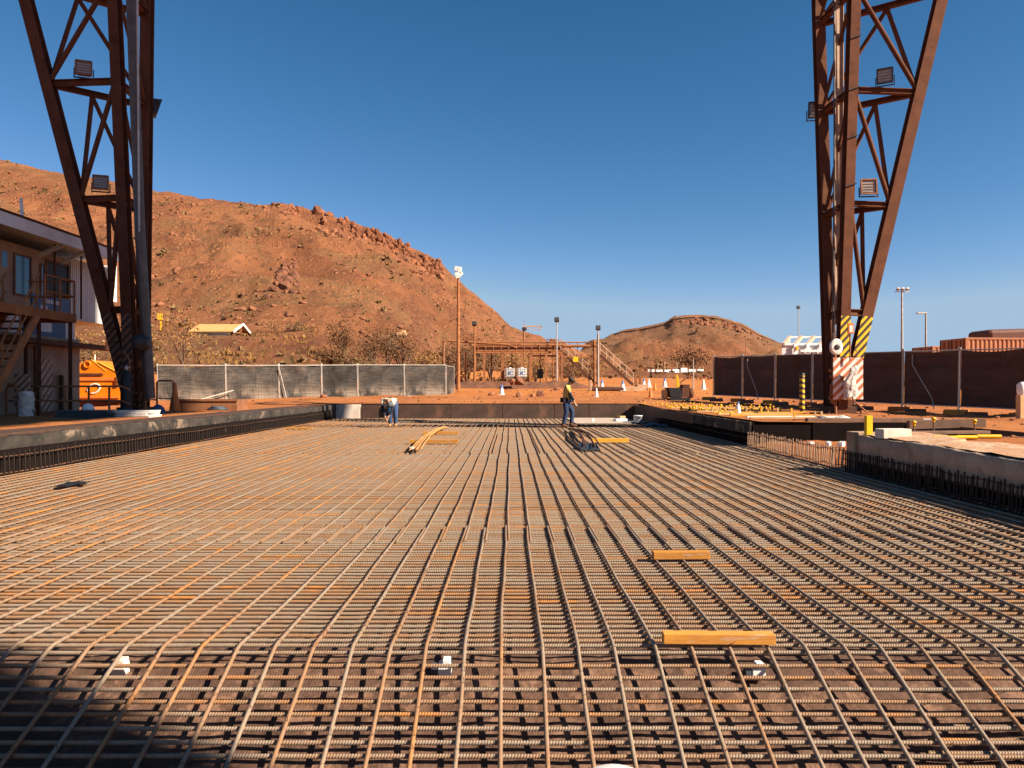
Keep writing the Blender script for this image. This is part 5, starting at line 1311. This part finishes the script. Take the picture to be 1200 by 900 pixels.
# posts and plant beyond the barriers
for k in range(9):
    px = 765+k*7.5+rnd(-2, 2); Y = 152; x = PX(px, Y); z = GZ(x, Y)
    solo('marker_post', MB().box((x, Y, z+.8), (.16, .16, 1.6)), 'timber_raw' if k % 3 else 'rust_bright', 'thin post standing behind the far barrier row', 'post', 'posts behind the far barriers')
# light poles
def lpole(label, px, Y, ytop, r, m, head):
    x = PX(px, Y); z0 = GZ(x, Y)-.1; z1 = PZ(ytop, Y)
    t = thing('light_pole', label, 'light pole', (x, Y, z0))
    obj('pole', MB().tube([(x, Y, z0), (x, Y, z0+(z1-z0)*.25), (x, Y, z1)], [r*1.25, r, r*.7], 10), m, t)
    if head == 'cluster':
        for k in range(3): obj('lamp', MB().box((x+.42*(k-1), Y-.1, z1), (.26, .36, .14), Matrix.Rotation(-.5, 3, 'X')), 'galv', t, .02)
        obj('crossarm', MB().bx(x-.7, x+.7, Y-.04, Y+.04, z1-.28, z1-.2), m, t)
    elif head == 'cap':
        obj('lamp', MB().box((x, Y-.02, z1+.2), (.40, .34, .34), Matrix.Rotation(-.25, 3, 'X')), 'dark_metal', t, .03)
    elif head == 'arm':
        obj('lamp', MB().box((x-.35, Y, z1), (.8, .25, .12)), 'galv', t, .02)
    elif head == 'white':
        w_ = MB()
        for k, (dx, dz, s) in enumerate(((-.05, .0, .34), (.12, .42, .3), (-.14, .5, .26), (.22, .1, .22))): w_.box((x+dx, Y-.1, z1+dz), (s, s*.8, s*1.3), Matrix.Rotation(.3*k-.3, 3, 'Y'))
        obj('lamp', w_, 'white', t, .02)
    return t
lpole('tall rusty pole with white lamp cluster near the grey fence end', 537, 57, 323, .13, 'rust_bright', 'white')
lpole('shorter rusty pole with dark lamp at the left end of the walkway', 556, 63.6, 382, .09, 'rust_bright', 'cap')
lpole('grey pole with dark lamp above the left walkway stair', 652.5, 63.6, 377.5, .06, 'galv', 'cap')
lpole('grey pole with dark lamp above the right walkway stair', 701, 63.7, 387, .08, 'galv', 'cap')
lpole('tall grey pole with three lamps right of the sunlit tower', 1057, 72, 339, .12, 'galv', 'cluster')
lpole('grey pole with one short arm lamp near the red containers', 1085, 64, 367, .1, 'galv', 'arm')
lpole('thin far pole above the white shed', 935.5, 95, 362, .07, 'galv', 'cap')
lpole('thin pole standing behind the dark machine', 812.5, 60, 421, .05, 'galv', None)
lpole('thin far pole on the slope right of the barriers', 820, 170, 401, .09, 'rust', 'arm')
lpole('far pole behind the dark fence', 874, 120, 398, .07, 'rust', None)
# conveyor head peeking over the saddle
ch = thing('lamp_gantry', 'far lamp gantry with a short horizontal arm on the saddle', 'gantry', P(614, 400, 120)-Vector((0, 0, 0)))
Yc = 120; q = P(614, 384, Yc)
obj('post', MB().tube([(q.x, Yc, GZ(q.x, Yc)), q], .14, 8).tube([q, q+Vector((0, 0, 1.4))], .03, 5), 'rust', ch)
obj('arm', MB().bar(P(613, 382.5, Yc), P(635, 382.5, Yc), .22, .3).bar(P(613, 386, Yc), P(634, 386, Yc), .1, .12).bar(P(634.5, 382.5, Yc), P(632.5, 386.5, Yc), .2, .3), 'tan_steel', ch)
obj('lamp', MB().box(P(614.5, 385.5, Yc), (.75, .6, .5)), 'dark_metal', ch, .1)
# containers and tank behind the dark fence
def container(label, x, y, z, rz, L, m):
    t = thing('shipping_container', label, 'container', (0, 0, 0)); W, H = 2.44, 2.6
    pf = []; k = 0; u = .15
    while u < L-.28: pf += [(u, 0), (u+.09, 0), (u+.14, .05), (u+.23, .05)]; u += .28
    sd_ = MB().prism([(0.02, .09)]+[(a, b_) for a, b_ in pf]+[(L-.02, .09)], .15, H-.12, 'z')
    obj('side', sd_, m, t)
    fr = MB().bx(0, L, -.02, .1, H-.12, H).bx(0, L, -.02, .1, 0, .15).bx(0, .14, -.02, .1, .15, H-.12).bx(L-.14, L, -.02, .1, .15, H-.12)
    obj('frame', fr, m, t, .01)
    obj('box', MB().bx(0, L, .12, W, .02, H-.02), m, t)
    dr = MB()
    for a in (.4, .8, 1.5, 1.95): dr.tube([(-.05, a, .15), (-.05, a, H-.15)], .025, 6)
    for a in (.12, 1.2, 1.26, 2.34): dr.bx(-.03, 0, a, a+.06, .1, H-.1)
    obj('door', dr, 'rust_dark', t)
    t.location = (x, y, z); t.rotation_euler = (0, 0, rz); return t
cx0 = PX(1120, 47)
container('rust red corrugated container standing behind the dark fence', cx0, 46.0, PZ(395.5, 46)-2.6, .42-.9+.55, 12.2, 'container')
container('lower dark red container left of the corrugated container', PX(1084, 58), 57, PZ(405.5, 57)-2.6, .1, 6.1, 'container')
tk = thing('storage_bin', 'dark rust long steel bin showing above the red container', 'bin', (PX(1160, 62), 62, 1.8)); zt = PZ(386, 62)
obj('shell', MB().bx(PX(1160.5, 62), PX(1160.5, 62)+13, 62, 65, 2.4, zt), 'tank', tk, .3)
for a in (.8, 6, 11.5): obj('support', MB().bx(PX(1160, 62)+a, PX(1160, 62)+a+.4, 62.2, 64.8, 1.2, 2.5), 'rust_dark', tk)
tk.rotation_euler = (0, -.03, 0)
# white framed shed
Ys = 70
ws = thing('framed_shed', 'white steel framed open roof shed far behind the dark fence', 'shed', (PX(940, Ys), Ys, 1.9))
obj('wall', MB().bx(PX(916.5, Ys), PX(985, Ys), Ys+.1, Ys+.2, 1.5, PZ(405, Ys)), 'cladding', ws)
for q in ((PX(918, Ys), PX(990, Ys), Ys-.05, Ys+.09, PZ(404.5, Ys), PZ(402, Ys)), (PX(925, 75), PX(995, 75), 75, 75.2, PZ(396, 75), PZ(394, 75)), (PX(937, Ys), PX(990, Ys), Ys-.3, Ys-.1, PZ(412.5, Ys), PZ(410, Ys))): obj('beam', MB().bx(*q), 'white_clean', ws)
rf_ = MB()
for a, b_ in ((918, 925.5), (931, 939.5), (945.5, 954), (960, 968), (974, 983)): rf_.bar(P(a, 404, Ys-.02), P(b_, 395, 75), .22, .3, (0, 0, 1))
obj('rafter', rf_, 'tan_steel', ws)
cp = MB()
for a in (931.5, 946, 961): cp.bx(PX(a, Ys)-.13, PX(a, Ys)+.13, Ys-.2, Ys-.06, 1.5, PZ(403, Ys))
obj('column', cp, 'white_clean', ws); obj('lamp', MB().box(P(934, 408, Ys-.3), (.2, .2, .3)), 'yellow', ws)
bp = MB()
for x in (925, 995): bp.bx(PX(x, 75)-.1, PX(x, 75)+.1, 75.0, 75.2, 1.5, PZ(396, 75))
obj('back_post', bp, 'white_clean', ws)
# gable shed on the bench
Yh = 84
x0, x1 = PX(225, Yh), PX(272, Yh); zf = Hpx(250, Yh)
gs = thing('gable_shed', 'low gable shed with dusty yellow roof on the hillside bench', 'shed', (x0, Yh, zf))
ze, zr = PZ(387.5, Yh), PZ(377.5, Yh); yr_ = Yh+2.6; xg = x1
obj('wall', MB().bx(x0, x1-.2, Yh, Yh+.1, zf-.6, ze).bx(x0, x0+.1, Yh+.1, Yh+5.2, zf-.6, ze).bx(x0, x1, Yh+5.2, Yh+5.3, zf-.6, ze), 'cladding', gs)
ro = MB().add([(x0-.3, Yh-.4, ze-.1), (x1+.3, Yh-.4, ze-.1), (x1+.3, yr_, zr), (x0-.3, yr_, zr), (x0-.3, Yh+5.6, ze-.1), (x1+.3, Yh+5.6, ze-.1)], [(0, 1, 2, 3), (3, 2, 5, 4)])
roof = obj('roof', ro, 'roof_tan', gs); so2 = roof.modifiers.new('thick', 'SOLIDIFY'); so2.thickness = .1
tm = MB().bar((x1+.32, Yh-.45, ze-.15), (x1+.32, yr_, zr-.02), .25, .08, (1, 0, 0)).bar((x1+.32, Yh+5.65, ze-.15), (x1+.32, yr_, zr-.02), .25, .08, (1, 0, 0))
obj('barge_board', tm, 'white_clean', gs)
ps2 = MB()
for y in (Yh+.2, yr_, Yh+5): ps2.bx(x1-.1, x1+.1, y-.1, y+.1, zf-.6, ze if y != yr_ else zr-.2)
ps2.bar((x1, Yh+.2, ze-.1), (x1, Yh+5, ze-.1), .2, .15, (0, 0, 1)); obj('post', ps2, 'rust', gs)
ys_ = thing('marker_sign', 'small yellow forked marker sign on the slope', 'sign', P(188, 381, 78)); q = P(188, 381, 78)
obj('post', MB().bx(q.x-.05, q.x+.05, 78, 78.1, q.z-.5, q.z+.75), 'yellow', ys_)
obj('plate', MB().bx(q.x-.26, q.x+.26, 77.9, 77.98, q.z+.55, q.z+.68).bx(q.x-.26, q.x-.16, 77.9, 77.98, q.z+.68, q.z+1.2).bx(q.x+.16, q.x+.26, 77.9, 77.98, q.z+.68, q.z+1.2).bx(q.x-.05, q.x+.05, 77.9, 77.98, q.z+.68, q.z+1.2), 'yellow', ys_)
ym = thing('loader', 'tiny yellow loader parked on the foot of the mesa', 'loader', P(468, 394, 112)); q = P(468, 396, 108); q.z = Hpx(468, 108)+.25
obj('body', MB().box(q+Vector((.3, 0, .5)), (1.5, 1.0, .45)).box(q+Vector((.55, 0, .85)), (.6, .8, .4)), 'timber_raw', ym, .08)
for s in (-.6, 1.0): obj('wheel', MB().lathe([(.1, -.1), (.26, -.1), (.26, .1), (.1, .1)], q+Vector((s*.7+.1, -.5, .1)), 14, 'y'), 'black', ym)
obj('bucket', MB().prism([(q.x-1.1, q.z+.1), (q.x-.5, q.z+.1), (q.x-.5, q.z+.6)], q.y-.8, q.y+.8), 'dark_metal', ym)

# ------------------------------------------------------------------ trees and shrubs
def plant(name, label, cat, x, y, h, w_, m, nleaf, ls, limbs, seed, group=None, z=None, trunk_r=.07, low=.25, clump=.3):
    random.seed(seed); z = GZ(x, y)-.1 if z is None else z
    t = thing(name, label, cat, (x, y, z), group); tk_ = MB(); tips = []
    base = Vector((x, y, z))
    for k in range(limbs):
        a = 6.283*k/limbs+rnd(-.5, .5); ht = h*rnd(.55, .98); rr = w_*.5*rnd(.35, 1)*(1 if k else .15)
        end = base+Vector((math.cos(a)*rr, math.sin(a)*rr, ht)); st_ = base+Vector((0, 0, h*rnd(.02, low)))
        mid_ = st_.lerp(end, .5)+Vector((rnd(-.1, .1)*w_, rnd(-.1, .1)*w_, rnd(0, .1)*h))
        tk_.tube([base if k == 0 else st_, mid_, end], [trunk_r*(1.5 if k == 0 else 1), trunk_r*.6, trunk_r*.2], 6)
        tips += [end, mid_.lerp(end, .5), mid_]
        for j in range(2):
            e2 = mid_+Vector((rnd(-1, 1)*w_*.3, rnd(-1, 1)*w_*.3, rnd(.0, .3)*h)); tk_.tube([mid_, e2], [trunk_r*.4, trunk_r*.12], 5); tips.append(e2)
    obj('trunk', tk_, 'bark', t)
    lf = MB(); cl = w_*clump
    for _ in range(nleaf):
        c = random.choice(tips)+Vector((random.gauss(0, 1), random.gauss(0, 1), random.gauss(0, .8)))*cl*.5
        if c.z < z+.05: continue
        d = Vector((rnd(-1, 1), rnd(-1, 1), rnd(-.6, 1))).normalized(); u = d.cross(Vector((rnd(-1, 1), rnd(-1, 1), rnd(-1, 1)))).normalized(); s = ls*rnd(.5, 1.3)
        lf.add([c-u*s*.5, c+d*s*.45, c+u*s*.5, c-d*s*.45], [(0, 1, 2, 3)])
    obj('crown', lf, m, t); return t
plant('gum_tree', 'thin wispy dry tree on the slope beside the gable shed', 'tree', PX(214, 62), 62, 5.2, 3.2, 'leaf_straw', 620, .15, 9, 1, z=Hpx(214, 62)-.1, trunk_r=.05, clump=.22)
tl = [(402, 70, 4.2, 3.2, 'leaf_dry', 'dark dry tree at the left of the tree clump above the fence'), (391, 63, 2.4, 2.6, 'leaf_dry', 'low dark bush left of the tree clump'), (437, 68, 4.6, 4.6, 'leaf_dry', 'broad brown tree in the middle of the tree clump'), (455, 73, 4.8, 3.4, 'leaf_olive', 'olive tree at the back of the tree clump'), (473, 66, 4.5, 4.2, 'leaf_dry', 'broad dark tree at the right of the tree clump'), (418, 62, 2.3, 4.0, 'leaf_olive', 'low olive bush in front of the tree clump'), (495, 70, 3.0, 3.0, 'leaf_straw', 'straw coloured bush right of the tree clump'), (487, 60, 1.9, 2.4, 'leaf_dry', 'small brown bush behind the last grey fence panel')]
for k, (px, Y, h, w_, m, lb) in enumerate(tl): plant('scrub_tree', lb, 'tree', PX(px, Y), Y, h, w_*.9, m, 1500, .14, 9, 20+k, 'tree clump above the grey fence')
t2 = [(532, 74, 5.0, 4.2, 'leaf_dry', 'dark tree behind the tall rusty pole'), (549, 77, 4.6, 4.2, 'leaf_olive', 'olive tree behind the left end of the walkway'), (574, 76, 6.0, 5.0, 'leaf_dry', 'tallest dark tree behind the walkway'), (600, 84, 4.2, 5, 'leaf_straw', 'straw coloured tree behind the totes'), (628, 88, 4.0, 5, 'leaf_straw', 'straw coloured bush behind the walkway cabinet'), (512, 78, 3.2, 4, 'leaf_straw', 'straw coloured bush left of the tall rusty pole'), (668, 90, 3.4, 5, 'leaf_dry', 'brown bush behind the left walkway stair'), (690, 95, 3.0, 5, 'leaf_straw', 'straw bush between the walkway stairs'), (810, 165, 6.0, 8, 'leaf_dry', 'dark round tree beyond the far barriers')]
for k, (px, Y, h, w_, m, lb) in enumerate(t2): plant('scrub_tree', lb, 'tree', PX(px, Y), Y, h*.85, w_*.85, m, 1000, .16 if Y < 100 else .4, 9, 50+k, 'trees beyond the walkway')
bs = [(322, 96, 2.0, 3.6, 'leaf_straw', 'straw bush on the bench right of the gable shed'), (345, 98, 1.6, 3.2, 'leaf_olive', 'olive bush on the bench farther right of the shed'), (365, 90, 1.5, 3, 'leaf_straw', 'straw bush on the bench edge above the fence'), (110, 60, 2.4, 3.2, 'leaf_straw', 'straw bush on the slope seen past the office corner'), (100, 66, 2.6, 3, 'leaf_olive', 'olive bush on the slope above the orange machine'), (137, 64, 1.8, 2.4, 'leaf_straw', 'straw bush on the slope by the shaded tower legs'), (178, 70, 2.2, 2.4, 'leaf_straw', 'straw bush below the yellow marker sign'), (240, 58, .9, 2.6, 'leaf_straw', 'low straw tussock above the first grey fence panel'), (290, 59, .9, 3.0, 'leaf_straw', 'low straw tussock above the dusty grey fence panel'), (345, 60, 1.0, 3.0, 'leaf_straw', 'low straw tussock left of the tree clump')]
for k, (px, Y, h, w_, m, lb) in enumerate(bs): plant('shrub', lb, 'shrub', PX(px, Y), Y, h*.75, w_*.8, m, 300, .17, 7, 80+k, 'shrubs on the slope', trunk_r=.03)
# undergrowth at the foot of the hills
ug = MB(); random.seed(91)
for _ in range(900):
    px = rnd(500, 900); Y = rnd(105, 215) if px > 620 else rnd(72, 135)
    if px > 640 and Y < 150 and random.random() < .7: continue
    x = PX(px, Y); z = Hpx(px, Y); r = rnd(.3, .9)*(1+Y/260)
    if noise.noise(Vector((x/14, Y/14, 3))) < rnd(-.35, .35): continue
    for k in range(10):
        d = Vector((rnd(-1, 1), rnd(-1, 1), rnd(.1, 1.1))); c = Vector((x, Y, z))+d*r*.6; u = Vector((rnd(-1, 1), rnd(-1, 1), rnd(-1, 1))).normalized()*r*.28; q = d.normalized().cross(u)
        ug.add([c-u, c+q*.9, c+u, c-q*.9], [(0, 1, 2, 3)])
tag(obj('undergrowth', ug, 'leaf_dry'), 'dry brown undergrowth along the foot of the hills', 'undergrowth', None, 'stuff')
# straw grass on the embankment
gs_ = MB(); random.seed(92)
for _ in range(1500):
    px = rnd(80, 420); Y = rnd(52, 90); x = PX(px, Y)
    if noise.noise(Vector((x/5, Y/9, 13))) < rnd(-.1, .4): continue
    z = Hpx(px, Y); h = rnd(.2, .5)
    for k in range(5):
        a = rnd(0, 6.28); dx, dy = math.cos(a), math.sin(a); lx = rnd(-.2, .2)
        gs_.add([(x-dx*.1, Y-dy*.1, z), (x+dx*.1, Y+dy*.1, z), (x+lx+dx*.05, Y+lx, z+h)], [(0, 1, 2)])
tag(obj('dry_grass', gs_, 'leaf_straw'), 'dry straw coloured grass on the embankment behind the fence', 'grass', None, 'stuff')

# ------------------------------------------------------------------ workers
def skin(name, joints, edges, m, parent, sub=2, smooth=True):
    names = list(joints); me = bpy.data.meshes.new(name)
    me.from_pydata([joints[n][0] for n in names], [(names.index(a), names.index(b_)) for a, b_ in edges], [])
    o = bpy.data.objects.new(name, me); COL.objects.link(o); o.parent = parent
    s_ = o.modifiers.new('skin', 'SKIN'); s_.use_smooth_shade = True
    if not me.skin_vertices: me.skin_vertices.new() if hasattr(me.skin_vertices, 'new') else None
    if me.skin_vertices:
        for i, n in enumerate(names):
            r = joints[n][1]; me.skin_vertices[0].data[i].radius = r if isinstance(r, tuple) else (r, r)
        me.skin_vertices[0].data[0].use_root = True
    u = o.modifiers.new('sub', 'SUBSURF'); u.levels = sub; u.render_levels = sub
    o.data.materials.append(M[m]); return o
def bake(o):
    """turn the grown skin into plain mesh data"""
    dg_ = bpy.context.evaluated_depsgraph_get(); dg_.update(); me = bpy.data.meshes.new_from_object(o.evaluated_get(dg_)); m = o.data.materials[0]
    o.modifiers.clear(); o.data = me
    if not me.materials: me.materials.append(m)
    return o
def head(c, fwd, tilt, parent_name='body'):
    """returns joints for a small head with a nose along fwd"""
def ellipsoid(mb, c, r, rot=None, n=14, m=10):
    c = Vector(c); o = len(mb.v)
    for j in range(m+1):
        ph = math.pi*j/m
        for i in range(n):
            th = 2*math.pi*i/n; q = Vector((r[0]*math.sin(ph)*math.cos(th), r[1]*math.sin(ph)*math.sin(th), r[2]*math.cos(ph)))
            mb.v.append(c+(rot @ q if rot is not None else q))
    for j in range(m):
        for i in range(n):
            mb.f.append([o+j*n+i, o+(j+1)*n+i, o+(j+1)*n+(i+1) % n, o+j*n+(i+1) % n]); mb.sm.append(True)
    return mb
def hand_joints(J, E, side, wrist, d, down, palm=.026):
    w_ = Vector(wrist); d = Vector(d).normalized(); dn = Vector(down).normalized(); s = d.cross(dn).normalized()
    k = w_+d*.07; J[side+'palm'] = (k, palm); E.append((side+'wr', side+'palm'))
    for i, (o_, L) in enumerate(((-.03, .075), (-.01, .088), (.01, .08), (.03, .062))):
        a = k+s*o_+d*.035; b_ = a+d*L*.5+dn*.012; c = b_+d*L*.3+dn*.03
        J[f'{side}f{i}a'] = (a, .0095); J[f'{side}f{i}b'] = (b_, .009); J[f'{side}f{i}c'] = (c, .0075)
        E += [(side+'palm', f'{side}f{i}a'), (f'{side}f{i}a', f'{side}f{i}b'), (f'{side}f{i}b', f'{side}f{i}c')]
    th = w_+d*.03+s*.035; J[side+'t1'] = (th, .011); J[side+'t2'] = (th+d*.04+s*.015+dn*.015, .009)
    E += [(side+'palm', side+'t1'), (side+'t1', side+'t2')]
def worker(label, loc, joints, cloth, hatkind, faceto):
    t = thing('person', label, 'person', loc); V = lambda k: Vector(joints[k])
    J, E = {}, []
    def a(n, p, r): J[n] = (Vector(p), r)
    def e(*ns): E.extend(zip(ns, ns[1:]))
    a('pel', V('pel'), (.15, .11)); a('sp', V('pel').lerp(V('chest'), .45), (.135, .105)); a('chest', V('chest'), (.165, .12)); a('nk0', V('chest').lerp(V('neck'), .75), .07); a('neck', V('neck'), .055); a('hd0', V('neck').lerp(V('head'), .45), .062); a('head', V('head'), (.082, .095)); a('crn', V('head')+(V('head')-V('neck')).normalized()*.085, .07)
    e('pel', 'sp', 'chest', 'nk0', 'neck', 'hd0', 'head', 'crn')
    for s in 'LR':
        a(s+'sh', V(s+'sh'), .062); a(s+'el', V(s+'el'), .043); a(s+'wr', V(s+'wr'), .030); e('chest', s+'sh', s+'el', s+'wr')
        a(s+'hip', V(s+'hip'), .098); a(s+'kn', V(s+'kn'), .062); a(s+'an', V(s+'an'), .042); e('pel', s+'hip', s+'kn', s+'an')
        f = V(s+'toe')-V(s+'an'); a(s+'hl', V(s+'an')+Vector((0, 0, -.05)), .04); a(s+'toe', V(s+'toe'), .035); e(s+'an', s+'hl', s+'toe')
        hand_joints(J, E, s, V(s+'wr'), V(s+'wr')-V(s+'el'), faceto)
    body = bake(skin('body', J, E, 'skin', t, 2))
    # face: nose, eyes, mouth and ears are grown onto one more skin-coloured piece set into the head
    fw = Vector(faceto).normalized(); up = (V('head')-V('neck')).normalized(); fw = (fw-up*fw.dot(up)).normalized(); sd_ = up.cross(fw); hc = V('head')+up*.02
    fm = MB(); ellipsoid(fm, hc+fw*.10+up*-.015, (.016, .016, .026)); ellipsoid(fm, hc+sd_*.088, (.015, .022, .032)); ellipsoid(fm, hc-sd_*.088, (.015, .022, .032))
    f_ = obj('face', fm, 'skin'); f_.parent = body
    ey = MB(); [ellipsoid(ey, hc+fw*.088+sd_*s*.034+up*.018, (.013, .013, .010)) for s in (-1, 1)]; ellipsoid(ey, hc+fw*.09-up*.058, (.024, .012, .007)); o_ = obj('eyes', ey, 'hat'); o_.parent = body
    rot = Matrix((sd_, fw, up)).transposed()
    hr = MB(); ellipsoid(hr, hc+up*.03-fw*.012, (.094, .108, .098), rot); o_ = obj('hair', hr, 'hat'); o_.parent = t
    hm = MB(); 
    ellipsoid(hm, hc+up*.062-fw*.004, (.112, .128, .086), rot)
    if hatkind == 'brim':
        k = len(hm.v); hm.lathe([(.05, 0), (.20, -.004), (.205, .006), (.05, .02)], (0, 0, 0), 20)
        for i in range(k, len(hm.v)): hm.v[i] = hc+up*.058+rot @ hm.v[i]
    else: ellipsoid(hm, hc+up*.055+fw*.13, (.085, .075, .012), rot)
    o_ = obj('hat', hm, cloth['hat']); o_.parent = t
    g_ = lambda n, k=1.0, ad=.016: (J[n][0], tuple(x*k+ad for x in J[n][1]) if isinstance(J[n][1], tuple) else J[n][1]*k+ad)
    # trousers
    tj = {'pel': g_('pel')}; te = []
    tj['wst'] = (V('pel').lerp(V('chest'), .22), (.150, .122)); te.append(('pel', 'wst'))
    for s in 'LR':
        tj[s+'hip'] = g_(s+'hip', 1, .018); tj[s+'kn'] = g_(s+'kn', 1, .022); tj[s+'an'] = (J[s+'an'][0]+Vector((0, 0, -.01)), .072)
        te += [('pel', s+'hip'), (s+'hip', s+'kn'), (s+'kn', s+'an')]
    bake(skin('trousers', tj, te, cloth['trousers'], t, 2))
    # shirt: body and sleeves
    sj = {'sp': g_('sp', 1, .024), 'low': (V('pel').lerp(V('chest'), .12), (.160, .132)), 'chest': g_('chest', 1, .02), 'nk0': g_('nk0', 1, .012)}; se = [('sp', 'low'), ('sp', 'chest'), ('chest', 'nk0')]
    for s in 'LR':
        sj[s+'sh'] = g_(s+'sh', 1, .022); sj[s+'mid'] = (V(s+'sh').lerp(V(s+'el'), .7), .062); se += [('chest', s+'sh'), (s+'sh', s+'mid')]
    bake(skin('shirt', sj, se, cloth['shirt'], t, 2))
    for s in 'LR':
        sl_ = {s+'a': (V(s+'sh').lerp(V(s+'el'), .62), .066), s+'el': g_(s+'el', 1, .017), s+'b': (V(s+'el').lerp(V(s+'wr'), .92), .046)}
        bake(skin('sleeve', sl_, [(s+'a', s+'el'), (s+'el', s+'b')], cloth['sleeve'], t, 2))
        bo = MB(); an, to = V(s+'an'), V(s+'toe'); dd = (to-an); dd.z = 0; dd.normalize(); r2 = Matrix((Vector((-dd.y, dd.x, 0)), dd, Vector((0, 0, 1)))).transposed()
        ellipsoid(bo, an+dd*.07+Vector((0, 0, -.055)), (.052, .145, .05), r2); ellipsoid(bo, an+Vector((0, 0, -.01)), (.058, .068, .085), r2)
        o_ = obj('boot', bo, cloth['boot']); o_.parent = t
    if cloth.get('vest'):
        vj = {'sp': g_('sp', 1, .032), 'chest': g_('chest', 1, .028), 'top': (V('chest').lerp(V('neck'), .4), (.15, .10))}
        vj['sp'] = (vj['sp'][0], (.168, .138)); bake(skin('vest', vj, [('sp', 'chest'), ('chest', 'top')], cloth['vest'], t, 2))
    if cloth.get('belt'):
        bm_ = MB(); c = V('pel').lerp(V('chest'), .15)
        for k in range(5): bm_.box(c+Vector((.17*math.cos(k*1.3+2.2), .15*math.sin(k*1.3+2.2), -.06)), (.10, .08, .17), Matrix.Rotation(k*1.3, 3, 'Z'))
        o_ = obj('tool_belt', bm_, 'navy', t if False else None, .02); o_.parent = t
    return t
# walking worker, side on, head bowed, facing right
wl = dict(pel=(0, 0, .95), chest=(.05, 0, 1.32), neck=(.10, 0, 1.50), head=(.17, -.01, 1.58), Lsh=(.06, .20, 1.40), Lel=(.12, .25, 1.12), Lwr=(.26, .20, .92), Rsh=(.06, -.20, 1.40), Rel=(.14, -.25, 1.13), Rwr=(.27, -.20, .91),
          Lhip=(.02, .10, .90), Lkn=(.24, .10, .54), Lan=(.20, .10, .12), Ltoe=(.36, .10, .035), Rhip=(-.01, -.10, .90), Rkn=(.01, -.10, .49), Ran=(-.10, -.10, .10), Rtoe=(.05, -.11, .03))
Yw = 26.6
worker('person in navy trousers and yellow shirt walking across the mat', (PX(663, Yw), Yw, .012), wl, dict(hat='hat', trousers='denim_dark', shirt='hivis', sleeve='navy', boot='boot', vest='hivis_orange', belt=1), 'brim', (1, -.1, -.75))
# bending worker, facing the camera, reaching down to the mat
wb_ = dict(pel=(.04, .12, .86), chest=(-.08, -.26, .97), neck=(-.05, -.47, .93), head=(.0, -.53, .84), Lsh=(.10, -.33, .96), Lel=(.10, -.42, .66), Lwr=(-.02, -.46, .40), Rsh=(-.27, -.27, .95), Rel=(-.26, -.42, .64), Rwr=(-.15, -.46, .36),
           Lhip=(.13, .10, .83), Lkn=(.13, .02, .46), Lan=(.12, .12, .10), Ltoe=(.13, -.05, .03), Rhip=(-.06, .10, .83), Rkn=(-.07, .0, .46), Ran=(-.07, .10, .10), Rtoe=(-.08, -.07, .03))
Yb = 27.0
worker('person in blue jeans and cream shirt bending down to tie bars', (PX(459, Yb), Yb, .012), wb_, dict(hat='cap', trousers='denim', shirt='cream', sleeve='navy', boot='boot_tan'), 'cap', (-.15, -.5, -.85))
